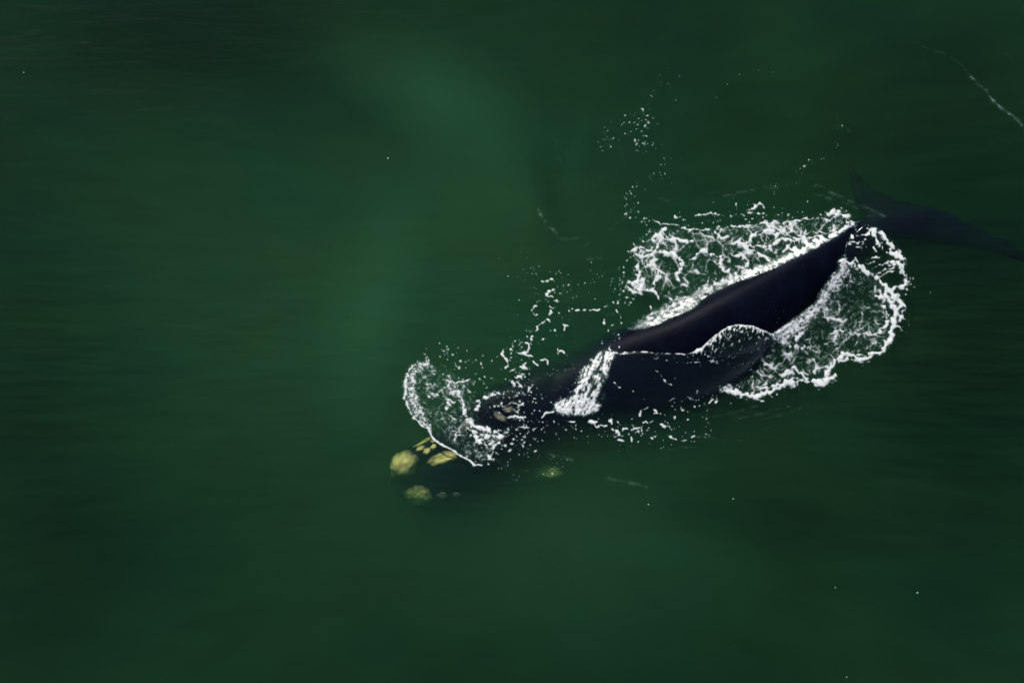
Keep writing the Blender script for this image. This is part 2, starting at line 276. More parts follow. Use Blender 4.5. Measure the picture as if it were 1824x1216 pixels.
    S([(1392, 586), (1406, 584), (1418, 588), (1424, 596), (1416, 606)], [9, 12, 11, 7, 4], 1.0, 1.5); S([(1380, 592), (1395, 586)], [6, 9]); S([(1518, 470), (1520, 460), (1527, 466)], [3, 1.5, 2])
    S([(1372, 597), (1380, 603), (1395, 612), (1415, 618), (1440, 618)], [3, 4, 4, 3, 2], .8, 1.4)
    reg = [(1372, 598), (1400, 592), (1440, 565), (1462, 535), (1480, 505), (1500, 474), (1535, 484), (1572, 510), (1588, 545), (1590, 585), (1575, 618), (1545, 630), (1510, 632), (1488, 642), (1478, 660), (1450, 672), (1410, 676), (1385, 688), (1340, 698), (1296, 694), (1318, 674), (1345, 655), (1352, 632), (1360, 615)]
    sd = poly_sdf(X + wc * 2, Y + wd * 2, reg); m = sst(-6, 8, sd)
    th = 0.5; XR = (X * 0.86 - Y * 0.5) + wa * 2.2 + wc * .5; YR = (X * 0.5 + Y * 0.86) + wb * 2.2 + wd * .5
    f1, f2 = voronoi(XR / 26, YR / 15, 91); l1 = 1 - (f2 - f1) / np.clip(wmod * 0.9, .03, 1)
    f1, f2 = voronoi(XR / 13, YR / 6.5, 92); l2 = 1 - (f2 - f1) / np.clip(wmod * .9, .03, 1)
    hole = sst(34, 8, seg_dist(X, Y, [(1500, 540), (1540, 520), (1545, 550)]))
    edge = sst(26, 4, sd)
    put(L, m * np.maximum(l1, l2 * 0.85 - 0.14) * np.clip(0.66 + 1.0 * n30 + 0.25 * n9 + 0.16 * edge - 0.35 * hole, 0, 1) + 0.15 * n5 * m - (1 - m) - 0.14)
    veil(L, m * (0.05 + 0.45 * np.clip(n30 + 0.9 * n9 + 0.02, 0, 1)) + 0.9 * m * wisp)
    veil(L, 0.42 * sst(20, 2, seg_dist(X, Y, [(1470, 545), (1450, 565), (1425, 585), (1400, 610)])) * np.clip(.8 + n9, 0, 1))
    veil(L, 0.40 * sst(16, 2, seg_dist(X, Y, [(1545, 490), (1580, 520), (1592, 535)])) * np.clip(.7 + n9, 0, 1))
    for p in ([(1540, 464), (1556, 459), (1576, 455)], [(1552, 480), (1562, 474), (1586, 466)], [(1555, 489), (1572, 482), (1592, 476)], [(1502, 436), (1516, 433), (1533, 433), (1540, 428)],
              [(1520, 444), (1530, 440), (1536, 434)], [(1526, 421), (1534, 419), (1545, 418)], [(1562, 440), (1570, 432)], [(1570, 444), (1572, 432)], [(1557, 498), (1575, 488), (1592, 480)], [(1538, 470), (1556, 466)], [(1560, 450), (1556, 442), (1562, 434)]):
        S(p, [0.8, 1.9, 1.3, 1.3][:len(p)], 0.9, 1.0)
    S([(1512, 414), (1516, 420)], [3, 5], 1, 1); S([(1520, 400), (1524, 408), (1528, 402)], [2, 2.5, 1.5]); S([(1484, 486), (1476, 492), (1466, 497)], [1, 1.5, 1], .8, 2)
    specks(L, rnd, [(1616, 500), (1622, 512), (1614, 525)], 5, 26, 0.7, 2.6); dot(L, 1628, 511, 2.2, rnd); dot(L, 1657, 521, 1.4, rnd); dot(L, 1632, 566, 1.2, rnd)
    specks(L, rnd, [(1612, 540), (1616, 580), (1600, 600)], 4, 20, 0.6, 1.3); specks(L, rnd, [(1550, 640), (1500, 652), (1470, 695), (1400, 700), (1345, 716)], 4, 40, 0.7, 2.2)
    specks(L, rnd, [(1500, 430), (1494, 450), (1488, 465)], 6, 40, 0.5, 1.3); specks(L, rnd, [(1380, 555), (1410, 565), (1395, 575)], 9, 50, 0.4, 1.2)
    specks(L, rnd, [(1450, 470), (1420, 520)], 22, 14, 0.4, 0.9); specks(L, rnd, [(1520, 420), (1540, 440), (1560, 450)], 9, 40, 0.5, 1.6)
    specks(L, rnd, [(1310, 640), (1340, 660), (1310, 685)], 12, 60, 0.6, 2.2)

    # ---- 6. loose flecks
    def Z(cx, cy, s, lst, L, rnd, k=0.92):
        for x, y, r in lst: dot(L, cx + x / s, cy + y / s, max(0.9, r / s * k), rnd)
    L = out['trail'] = new(); rnd = np.random.RandomState(16)
    Z(1020, 80, 3.378, [(420, 388, 11), (315, 425, 8), (330, 360, 4), (455, 470, 12), (435, 490, 11), (430, 597, 9), (375, 580, 11), (385, 595, 8), (315, 535, 6), (295, 482, 6), (192, 497, 6), (245, 563, 7), (228, 615, 10), (445, 550, 7), (480, 605, 6), (415, 520, 8),
        (620, 333, 6), (535, 615, 4), (548, 680, 5), (548, 720, 4), (555, 775, 7), (580, 800, 5), (595, 832, 4), (540, 805, 5), (455, 797, 4), (360, 855, 7), (385, 853, 6), (345, 880, 6), (322, 927, 7), (393, 950, 8), (315, 970, 5), (395, 1005, 9), (318, 1018, 9), (345, 1040, 8), (415, 1065, 9),
        (430, 1045, 9), (460, 1060, 7), (643, 190, 5), (585, 245, 4), (478, 312, 5), (415, 345, 4), (1003, 179, 5), (930, 240, 5), (965, 230, 3), (965, 212, 3), (1090, 155, 4), (1203, 166, 5), (1382, 65, 4), (1455, 100, 4), (1552, 107, 3), (862, 320, 4), (1305, 123, 2), (1120, 155, 2), (1145, 156, 2),
        (1645, 472, 4), (1620, 488, 6), (1595, 485, 4), (1593, 507, 4), (1583, 535, 3), (1577, 583, 4), (1593, 595, 4), (1585, 620, 5), (1568, 618, 4), (1527, 655, 4), (1510, 685, 5), (1495, 688, 5), (1480, 695, 3), (1420, 693, 7), (1438, 695, 4), (1400, 728, 9), (1390, 731, 8), (1368, 745, 5), (1345, 763, 5),
        (1385, 765, 4), (1380, 775, 4), (1548, 590, 3), (1535, 393, 3), (1535, 408, 3), (1603, 257, 3), (1550, 340, 2), (1220, 850, 7), (1225, 835, 4), (1212, 898, 5), (1190, 845, 5), (1205, 838, 4), (655, 420, 4), (730, 392, 3), (788, 370, 3), (710, 410, 2), (985, 970, 5), (988, 985, 4), (965, 920, 4), (945, 938, 4), (998, 915, 3),
        (660, 298, 3), (655, 400, 3), (160, 803, 4), (180, 845, 4), (250, 833, 4), (230, 770, 4), (225, 750, 4), (40, 608, 2), (310, 468, 6), (342, 466, 6), (380, 410, 5), (370, 425, 5), (460, 388, 4), (335, 545, 4), (280, 575, 5), (385, 636, 6), (395, 640, 5), (445, 643, 6), (425, 655, 4)], L, rnd)
    specks(L, rnd, [(1200, 132), (1165, 158), (1145, 190), (1115, 215), (1095, 230)], 10, 90, 0.5, 1.4); specks(L, rnd, [(1150, 200), (1140, 230), (1145, 265)], 13, 110, 0.5, 2.0)
    specks(L, rnd, [(1090, 225), (1075, 250), (1080, 270)], 9, 60, 0.5, 1.5); specks(L, rnd, [(1178, 240), (1182, 290), (1165, 320), (1135, 325)], 8, 90, 0.5, 1.5); specks(L, rnd, [(1120, 335), (1116, 360), (1125, 385), (1150, 395)], 8, 70, 0.6, 2.0)
    specks(L, rnd, [(1200, 180), (1250, 190), (1275, 170), (1318, 130), (1380, 127), (1450, 108)], 3, 24, 0.4, 1.0); specks(L, rnd, [(1500, 220), (1495, 255), (1460, 285), (1430, 300), (1420, 330), (1385, 330)], 3, 40, 0.4, 1.2)
    specks(L, rnd, [(1070, 320), (1095, 325)], 8, 12, 0.5, 1.1); specks(L, rnd, [(1380, 330), (1382, 345)], 4, 14, 0.6, 1.5)

    L = out['drift'] = new(); rnd = np.random.RandomState(17)
    S = lambda p, w, a=1.1, r=0.8: stroke(L, [(860 + x / 4.343, 420 + y / 4.343) for x, y in p], w, a, r)
    S([(455, 345), (485, 352), (510, 335), (540, 335)], [2, 3, 1.6, 2]); S([(528, 420), (500, 432), (493, 455), (508, 472), (550, 470)], [1.8, 2.2, 2.2, 2.2, 1.6]); S([(540, 412), (562, 413)], 2); S([(480, 500), (485, 505)], 2); S([(570, 500), (588, 515)], [3, 3]); S([(395, 550), (415, 545)], 2.4); S([(380, 575), (390, 600)], [2, 3]); S([(410, 608), (425, 608)], 2.2)
    S([(525, 580), (538, 595), (510, 610)], [2.4, 2.8, 2]); S([(520, 545), (545, 558), (570, 552)], [1.7, 1.6, 1.2]); S([(408, 735), (425, 705), (455, 680), (485, 660), (510, 650), (518, 665)], [2, 2.4, 2, 1.8, 1.6, 1]); S([(608, 662), (625, 680), (632, 705), (628, 735)], [1.4, 2.4, 2.2, 2.4]); S([(625, 680), (655, 700)], [1.4, 1]); S([(558, 735), (565, 720), (570, 735)], [2.2, 1, 2])
    S([(460, 805), (475, 790), (495, 785)], [2, 1.6, 1.2]); S([(375, 805), (390, 782)], [2, 2.2]); S([(320, 832), (350, 838), (362, 870), (350, 895), (325, 905), (285, 912), (262, 908)], [1, 1.6, 2.2, 3, 5, 4, 1]); S([(325, 908), (375, 937)], [4, 1]); S([(168, 870), (160, 890), (142, 915), (160, 935), (188, 960), (200, 985), (196, 1005), (178, 1022)], [1.8, 2, 4, 3.6, 2.6, 2.6, 2.8, 2]); S([(208, 880), (228, 876), (240, 890)], [1.8, 2, 2]); S([(210, 912), (215, 900)], 1.8)
    S([(292, 1005), (318, 1012), (335, 1030)], [2.4, 4, 3]); S([(325, 985), (320, 1012)], [1.5, 3]); S([(248, 1085), (275, 1088), (300, 1090)], [2, 3, 3.4]); S([(300, 1065), (320, 1062)], 1.5); S([(388, 972), (400, 990), (425, 998)], [1.8, 2.6, 2.6]); S([(450, 955), (485, 955), (505, 975), (508, 998)], [1.2, 1.4, 1.8, 1.6]); S([(580, 885), (605, 890), (640, 910), (660, 932)], [1.4, 1.2, 1.4, 1.2]); S([(575, 895), (578, 908)], 2)
    S([(285, 1150), (300, 1175), (265, 1130)], [1.5, 2.5, 2]); S([(225, 1130), (240, 1150)], [2, 2.4]); S([(350, 1205), (368, 1180), (378, 1160)], [1.4, 1.6, 1.4]); S([(90, 1205), (120, 1208), (135, 1215)], [2, 3, 3]); S([(210, 1035), (230, 1040)], 1.8); S([(345, 775), (360, 795)], 1.6)
    S([(1010, 500), (1050, 500), (1050, 525), (1015, 520), (1010, 500)], .9, .8, 1.6); S([(1060, 600), (1065, 640), (1070, 680), (1050, 720)], .7, .7, 2.5); S([(1020, 555), (1055, 605)], .7, .7, 2.5); S([(690, 565), (740, 575), (830, 575), (900, 570), (960, 530)], 1.0, .6, 2.8); S([(935, 640), (945, 680)], .9, .7, 2.5); S([(965, 735), (985, 700), (1040, 670)], .9, .6, 2.6); S([(1120, 540), (1138, 550)], 1.6)
    S([(985, 890), (985, 840), (1000, 800), (1050, 760)], .7, .6, 2.6); S([(1045, 870), (1050, 820), (1075, 775)], .6, .7, 2.2); S([(900, 880), (930, 800)], .8, .6, 2.6)
    for x, y, r in [(230, 188, 4), (300, 130, 5), (388, 240, 6), (412, 295, 8), (205, 365, 5), (340, 285, 5), (270, 320, 5), (240, 315, 4), (325, 345, 5), (520, 280, 6), (568, 285, 6), (660, 300, 7), (692, 318, 4), (610, 233, 4), (720, 207, 4), (850, 335, 6), (832, 365, 6), (865, 300, 5), (930, 327, 5), (915, 252, 4), (737, 382, 5), (752, 408, 5), (665, 380, 9), (622, 385, 7), (777, 492, 5), (418, 513, 7), (598, 445, 8), (648, 515, 5), (700, 480, 5),
        (590, 598, 8), (668, 580, 9), (335, 610, 4), (358, 635, 5), (425, 640, 6), (524, 735, 7), (660, 655, 4), (380, 735, 6), (358, 735, 5), (345, 720, 4), (300, 860, 8), (300, 958, 7), (265, 970, 5), (425, 1055, 5), (430, 1000, 6), (475, 1010, 4), (755, 870, 4), (610, 770, 5), (215, 910, 8), (140, 1030, 5), (290, 1040, 5), (205, 1120, 6), (265, 1125, 7), (325, 1085, 6), (380, 1120, 6), (455, 1105, 4), (500, 1070, 5), (545, 1030, 6), (570, 1040, 5), (610, 985, 4), (80, 880, 3), (415, 410, 5), (425, 365, 5), (370, 470, 5), (430, 450, 5)]:
        dot(L, 860 + x / 4.343, 420 + y / 4.343, max(0.9, r / 4.343 * 1.05), rnd)
    specks(L, rnd, [(915, 455), (935, 480), (945, 510), (945, 560), (935, 600)], 14, 110, 0.5, 1.6); specks(L, rnd, [(980, 490), (1010, 500), (990, 540), (1000, 580)], 16, 120, 0.5, 1.9)
    specks(L, rnd, [(1040, 480), (1080, 500), (1100, 505)], 16, 90, 0.5, 1.8); specks(L, rnd, [(920, 610), (930, 650), (920, 690)], 16, 150, 0.6, 2.2); specks(L, rnd, [(900, 700), (960, 690)], 14, 90, 0.6, 2.4); specks(L, rnd, [(1000, 560), (1060, 555), (1100, 540)], 8, 60, 0.5, 1.3)
    specks(L, rnd, [(1075, 630), (1090, 600), (1110, 585)], 5, 40, 0.5, 1.3); specks(L, rnd, [(975, 665), (1000, 655), (1030, 650)], 6, 45, 0.5, 1.6)
    veil(L, 0.14 * sst(22, 0, seg_dist(X, Y, [(1000, 510), (1012, 525)])) * np.clip(0.6 + 2 * n9, 0, 1)); veil(L, 0.12 * sst(14, 0, seg_dist(X, Y, [(960, 475), (956, 485)])) * np.clip(0.6 + 2 * n9, 0, 1))
    veil(L, 0.16 * sst(10, 0, seg_dist(X, Y, [(975, 692), (1000, 690)])) * np.clip(0.4 + 2 * n9, 0, 1))

    L = out['lee'] = new(); rnd = np.random.RandomState(18)
    S = lambda p, w, a=1.1, r=0.8: stroke(L, [(960 + x / 4.053, 520 + y / 4.053) for x, y in p], w, a, r)
    S([(370, 930), (400, 935), (405, 955), (430, 970)], [2.4, 3.6, 3, 2.2]); S([(205, 930), (235, 940), (270, 942)], [1.2, 2.2, 2]); S([(500, 930), (520, 925), (525, 950)], [2, 4, 3]); S([(445, 965), (490, 968)], [1.6, 1.6]); S([(565, 930), (575, 950), (600, 965)], [.9, 1.2, .9]); S([(595, 990), (620, 985), (650, 1000)], [1.6, 2.6, 1.4]); S([(525, 980), (535, 995)], 2.2); S([(560, 1000), (575, 1020), (592, 1030)], [2, 3.2, 2])
    S([(540, 1035), (570, 1030)], 1.4); S([(575, 1070), (605, 1080)], [2.6, 2.8]); S([(660, 1045), (668, 1065), (680, 1080)], [2, 2.4, 1.6]); S([(675, 990), (705, 980), (740, 968)], [1.6, 2, 1.8]); S([(740, 970), (740, 1000)], 1.6); S([(700, 1008), (720, 1003)], 1.8); S([(750, 942), (790, 945), (820, 930)], [1.4, 1.6, 1]); S([(725, 885), (735, 865), (760, 845), (785, 832)], [3, 2.6, 1.4, 1.6]); S([(825, 850), (845, 870)], 1.6)
    S([(885, 965), (905, 960), (905, 975)], [2, 4, 2]); S([(925, 965), (950, 972), (950, 988)], [1.6, 1.8, 1.4]); S([(960, 1048), (990, 1060)], [3.4, 2.2]); S([(800, 1052), (808, 1055)], 2.6); S([(835, 1045), (850, 1042)], 2.2); S([(1005, 815), (1022, 835), (1045, 850)], [1, 1.8, 1.2]); S([(965, 905), (985, 908)], 2.6); S([(910, 795), (950, 780), (975, 750)], [1.2, 1.2, 1.4]); S([(1075, 918), (1090, 920)], 1.8); S([(1105, 1045), (1125, 1040)], 2.2); S([(1048, 1075), (1060, 1070)], 2.4)
    S([(1060, 765), (1110, 772), (1150, 775)], [.8, 1, .8], .9, 1.6); S([(1235, 790), (1265, 770), (1285, 745)], [1, 1.4, 1], .9, 1.8); S([(1130, 705), (1135, 720)], [1.6, 2.4]); S([(1250, 760), (1290, 765), (1270, 800)], [1, 1.5, 1], .8, 1.8)
    for x, y, r in [(20, 990, 8), (25, 1070, 8), (108, 940, 6), (195, 993, 8), (175, 975, 5), (140, 960, 4), (185, 1040, 4), (255, 1050, 6), (350, 1040, 6), (355, 1085, 4), (430, 915, 6), (672, 915, 8), (715, 1080, 9), (738, 1035, 6), (785, 832, 5), (835, 850, 6), (955, 1100, 6), (898, 1070, 5), (1010, 970, 5), (1018, 1085, 4), (1100, 1078, 6), (1122, 1078, 6), (1120, 1005, 6), (1150, 1045, 5), (1175, 1015, 4), (1240, 993, 5), (1215, 915, 5), (1215, 855, 6), (1205, 880, 4), (1220, 940, 4), (1208, 820, 5),
        (1385, 802, 6), (1135, 715, 8), (675, 715, 7), (570, 685, 5), (282, 1150, 4), (530, 1110, 4), (682, 1115, 5), (680, 1135, 3), (685, 1060, 4), (1045, 1075, 7), (60, 1040, 4), (70, 1090, 3), (40, 1010, 6), (455, 880, 5), (530, 885, 5)]:
        dot(L, 960 + x / 4.053, 520 + y / 4.053, max(0.9, r / 4.053 * 1.05), rnd)
    specks(L, rnd, [(950, 745), (1000, 760), (1060, 765), (1140, 770), (1200, 770), (1250, 770)], 13, 230, 0.5, 2.0); specks(L, rnd, [(1180, 735), (1230, 715), (1280, 712)], 9, 100, 0.5, 2.2); specks(L, rnd, [(1100, 785), (1230, 788)], 10, 60, 0.5, 1.6)
    specks(L, rnd, [(955, 810), (985, 830), (1000, 822)], 10, 60, 0.6, 1.6); specks(L, rnd, [(1258, 730), (1262, 760), (1255, 785)], 4, 40, 0.6, 1.7); specks(L, rnd, [(930, 800), (950, 770)], 12, 50, .6, 1.8); dot(L, 968, 844, 2.0, rnd); dot(L, 984, 843, 2.4, rnd); dot(L, 957, 848, 1.3, rnd)
    # sky glints on wavelets, painted as faint pale veils of foam
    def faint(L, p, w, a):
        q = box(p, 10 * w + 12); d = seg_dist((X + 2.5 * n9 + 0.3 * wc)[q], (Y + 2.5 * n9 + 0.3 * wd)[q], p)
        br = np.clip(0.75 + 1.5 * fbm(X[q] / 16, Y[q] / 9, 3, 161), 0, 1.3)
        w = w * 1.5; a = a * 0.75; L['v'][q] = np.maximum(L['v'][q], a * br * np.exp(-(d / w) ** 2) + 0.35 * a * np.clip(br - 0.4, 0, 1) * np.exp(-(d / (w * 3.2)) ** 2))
    L = out['glint_streak'] = new()
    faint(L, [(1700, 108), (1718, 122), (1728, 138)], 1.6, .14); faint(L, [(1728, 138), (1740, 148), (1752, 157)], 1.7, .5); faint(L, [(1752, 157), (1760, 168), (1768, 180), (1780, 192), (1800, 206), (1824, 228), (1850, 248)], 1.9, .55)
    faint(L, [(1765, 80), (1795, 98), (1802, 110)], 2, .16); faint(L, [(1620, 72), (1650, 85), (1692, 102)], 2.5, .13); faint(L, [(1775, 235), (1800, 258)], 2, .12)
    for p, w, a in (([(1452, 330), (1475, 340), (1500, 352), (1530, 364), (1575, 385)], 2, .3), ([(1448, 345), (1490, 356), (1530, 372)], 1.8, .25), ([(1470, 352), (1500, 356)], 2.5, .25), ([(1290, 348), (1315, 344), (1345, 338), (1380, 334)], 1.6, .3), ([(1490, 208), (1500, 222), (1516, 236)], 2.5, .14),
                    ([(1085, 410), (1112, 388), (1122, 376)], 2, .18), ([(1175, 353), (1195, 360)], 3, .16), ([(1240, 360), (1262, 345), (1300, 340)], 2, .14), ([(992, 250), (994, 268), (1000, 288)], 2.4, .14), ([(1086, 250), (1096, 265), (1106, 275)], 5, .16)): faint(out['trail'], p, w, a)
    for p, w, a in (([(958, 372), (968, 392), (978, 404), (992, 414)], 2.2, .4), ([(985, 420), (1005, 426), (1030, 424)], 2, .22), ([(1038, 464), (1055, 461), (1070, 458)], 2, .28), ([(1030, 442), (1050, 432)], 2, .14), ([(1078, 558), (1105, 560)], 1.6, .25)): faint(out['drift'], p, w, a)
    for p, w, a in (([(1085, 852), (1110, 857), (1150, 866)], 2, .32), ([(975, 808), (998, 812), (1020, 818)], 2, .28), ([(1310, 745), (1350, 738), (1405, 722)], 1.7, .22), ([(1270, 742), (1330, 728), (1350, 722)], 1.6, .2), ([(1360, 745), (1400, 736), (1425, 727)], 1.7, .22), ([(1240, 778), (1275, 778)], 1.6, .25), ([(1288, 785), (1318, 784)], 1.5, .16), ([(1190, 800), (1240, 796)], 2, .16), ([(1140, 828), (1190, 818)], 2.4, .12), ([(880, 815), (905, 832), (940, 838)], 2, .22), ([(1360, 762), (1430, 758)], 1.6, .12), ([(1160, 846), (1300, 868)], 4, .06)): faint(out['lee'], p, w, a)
    cut = poly_sdf(X, Y, BACK_TOP + BACK_BOT)           # the wet skin pushes the foam back to a clean edge
    for k_, a_, b_ in (('flank', -1.0, 2.0), ('rim', 1.0, 3.5), ('tail', 0.0, 9.0)):
        c_ = 1.6 * sst(a_, b_, cut + (4 * n9 + 2 * n5 if k_ == 'tail' else 0.6 * n5)); out[k_]['d'] -= c_ * (np.abs(cut) < 14); out[k_]['v'] *= 1 - np.clip(c_, 0, 1)
    for L in out.values(): L['d'] = np.where(L['d'] > -0.6, L['d'] + 0.05 * n2 + 0.09 * n5, L['d'])
    return X, Y, out
#FOAM_END

# ------------------------------------------------------------------ object helpers
def link(name, me, mat=None, parent=None, label=None, cat=None, kind=None, group=None):
    o = bpy.data.objects.new(name, me); COL.objects.link(o)
    if mat is not None and me is not None: me.materials.append(mat)
    if parent is not None: o.parent = parent
    if label: o['label'] = label
    if cat: o['category'] = cat
    if kind: o['kind'] = kind
    if group: o['group'] = group
    return o
def mesh_np(name, V, F, smooth=True):
    me = bpy.data.meshes.new(name)
    V = np.asarray(V, np.float32); F = np.asarray(F, np.int32); n, k = F.shape
    me.vertices.add(len(V)); me.vertices.foreach_set('co', V.ravel())
    me.loops.add(n * k); me.loops.foreach_set('vertex_index', F.ravel())
    me.polygons.add(n); me.polygons.foreach_set('loop_start', np.arange(0, n * k, k, dtype=np.int32))
    me.update(calc_edges=True)
    if smooth: me.polygons.foreach_set('use_smooth', np.ones(n, bool))
    return me
def new_mat(name):
    m = bpy.data.materials.new(name); m.use_nodes = True; m.node_tree.nodes.clear()
    N, L = m.node_tree.nodes, m.node_tree.links
    return m, N, L, N.new('ShaderNodeOutputMaterial')
def nd(N, t, **kw):
    n = N.new(t)
    for k, v in kw.items():
        if hasattr(n, k): setattr(n, k, v)
        else: n.inputs[k].default_value = v
    return n

# ------------------------------------------------------------------ materials
def mat_skin():
    m, N, L, out = new_mat('wet_whale_skin')
    geo = nd(N, 'ShaderNodeNewGeometry')
    n1 = nd(N, 'ShaderNodeTexNoise', Scale=1.6, Detail=6.0, Roughness=0.6); L.new(geo.outputs['Position'], n1.inputs['Vector'])
    cr = nd(N, 'ShaderNodeValToRGB'); cr.color_ramp.elements[0].color = (0.0010, 0.0017, 0.0052, 1); cr.color_ramp.elements[0].position = 0.35
    cr.color_ramp.elements[1].color = (0.0026, 0.0040, 0.0110, 1); cr.color_ramp.elements[1].position = 0.75
    L.new(n1.outputs['Fac'], cr.inputs['Fac'])
    # fine pale scratches
    mp = nd(N, 'ShaderNodeMapping'); mp.inputs['Rotation'].default_value = (0, 0, math.radians(27)); mp.inputs['Scale'].default_value = (0.35, 7.0, 1)
    L.new(geo.outputs['Position'], mp.inputs['Vector'])
    n2 = nd(N, 'ShaderNodeTexNoise', Scale=2.2, Detail=7.0, Roughness=0.7); L.new(mp.outputs[0], n2.inputs['Vector'])
    c2 = nd(N, 'ShaderNodeValToRGB'); c2.color_ramp.elements[0].position = 0.62; c2.color_ramp.elements[1].position = 0.78
    c2.color_ramp.elements[0].color = (0, 0, 0, 1); c2.color_ramp.elements[1].color = (0.15, 0.15, 0.15, 1); L.new(n2.outputs['Fac'], c2.inputs['Fac'])
    mx = nd(N, 'ShaderNodeMixRGB'); mx.inputs['Color2'].default_value = (0.014, 0.012, 0.014, 1); L.new(c2.outputs[0], mx.inputs['Fac']); L.new(cr.outputs[0], mx.inputs['Color1'])
    b = nd(N, 'ShaderNodeBsdfPrincipled'); L.new(mx.outputs[0], b.inputs['Base Color'])
    b.inputs['Roughness'].default_value = 0.46; b.inputs['IOR'].default_value = 1.095
    n3 = nd(N, 'ShaderNodeTexNoise', Scale=9.0, Detail=5.0); L.new(geo.outputs['Position'], n3.inputs['Vector'])
    bp = nd(N, 'ShaderNodeBump', Strength=0.2, Distance=0.02); L.new(n3.outputs['Fac'], bp.inputs['Height'])
    bp2 = nd(N, 'ShaderNodeBump', Strength=0.06, Distance=0.02); L.new(n2.outputs['Fac'], bp2.inputs['Height']); L.new(bp.outputs[0], bp2.inputs['Normal']); L.new(bp2.outputs[0], b.inputs['Normal'])
    L.new(b.outputs[0], out.inputs['Surface']); return m

def mat_callosity(name, lo, hi):
    m, N, L, out = new_mat(name)
    geo = nd(N, 'ShaderNodeNewGeometry')
    n1 = nd(N, 'ShaderNodeTexNoise', Scale=5.0, Detail=7.0, Roughness=0.6); L.new(geo.outputs['Position'], n1.inputs['Vector'])
    cr = nd(N, 'ShaderNodeValToRGB'); cr.color_ramp.elements[0].color = lo; cr.color_ramp.elements[0].position = 0.3
    cr.color_ramp.elements[1].color = hi; cr.color_ramp.elements[1].position = 0.62
    L.new(n1.outputs['Fac'], cr.inputs['Fac'])
    b = nd(N, 'ShaderNodeBsdfPrincipled', Roughness=0.85); at = nd(N, 'ShaderNodeAttribute'); at.attribute_name = 'crust'
    ed = nd(N, 'ShaderNodeMixRGB'); ed.inputs['Color1'].default_value = (0.004, 0.004, 0.006, 1); L.new(at.outputs['Fac'], ed.inputs['Fac']); L.new(cr.outputs[0], ed.inputs['Color2']); L.new(ed.outputs[0], b.inputs['Base Color'])
    bp = nd(N, 'ShaderNodeBump', Strength=0.4, Distance=0.03); L.new(n1.outputs['Fac'], bp.inputs['Height']); L.new(bp.outputs[0], b.inputs['Normal'])
    L.new(b.outputs[0], out.inputs['Surface']); return m

def mat_foam():
    m, N, L, out = new_mat('sea_foam')
    at = nd(N, 'ShaderNodeAttribute'); at.attribute_name = 'cover'
    geo = nd(N, 'ShaderNodeNewGeometry')
    n1 = nd(N, 'ShaderNodeTexNoise', Scale=26.0, Detail=4.0, Roughness=0.7); L.new(geo.outputs['Position'], n1.inputs['Vector'])
    vo = nd(N, 'ShaderNodeTexVoronoi', Scale=38.0); L.new(geo.outputs['Position'], vo.inputs['Vector'])
    ad = nd(N, 'ShaderNodeMath', operation='ADD'); L.new(n1.outputs['Fac'], ad.inputs[0]); L.new(vo.outputs['Distance'], ad.inputs[1])
    d = nd(N, 'ShaderNodeBsdfPrincipled', Roughness=0.55); fc = nd(N, 'ShaderNodeValToRGB'); fc.color_ramp.elements[0].position = 0.08; fc.color_ramp.elements[0].color = (0.22, 0.50, 0.38, 1); fc.color_ramp.elements[1].position = 0.62; fc.color_ramp.elements[1].color = (0.88, 0.89, 0.88, 1)
    L.new(at.outputs['Fac'], fc.inputs['Fac']); L.new(fc.outputs[0], d.inputs['Base Color'])
    bp = nd(N, 'ShaderNodeBump', Strength=0.22, Distance=0.02); L.new(ad.outputs[0], bp.inputs['Height']); L.new(bp.outputs[0], d.inputs['Normal'])
    tl = nd(N, 'ShaderNodeBsdfTranslucent'); tl.inputs['Color'].default_value = (0.70, 0.80, 0.80, 1)
    mt = nd(N, 'ShaderNodeMixShader'); mt.inputs[0].default_value = 0.18; L.new(d.outputs[0], mt.inputs[1]); L.new(tl.outputs[0], mt.inputs[2])
    tr = nd(N, 'ShaderNodeBsdfTransparent')
    # thin foam is broken up by bubbles
    ma = nd(N, 'ShaderNodeMath', operation='SUBTRACT'); L.new(n1.outputs['Fac'], ma.inputs[0]); ma.inputs[1].default_value = 0.5
    mb = nd(N, 'ShaderNodeMath', operation='MULTIPLY_ADD'); L.new(ma.outputs[0], mb.inputs[0]); mb.inputs[1].default_value = 0.6; L.new(at.outputs['Fac'], mb.inputs[2]); mb.use_clamp = True
    mc = nd(N, 'ShaderNodeMath', operation='MULTIPLY'); L.new(at.outputs['Fac'], mc.inputs[0]); L.new(mb.outputs[0], mc.inputs[1])
    me_ = nd(N, 'ShaderNodeMath', operation='POWER'); L.new(mc.outputs[0], me_.inputs[0]); me_.inputs[1].default_value = 0.78; me_.use_clamp = True
    mx = nd(N, 'ShaderNodeMixShader'); L.new(me_.outputs[0], mx.inputs[0]); L.new(tr.outputs[0], mx.inputs[1]); L.new(mt.outputs[0], mx.inputs[2])
    L.new(mx.outputs[0], out.inputs['Surface']); return m

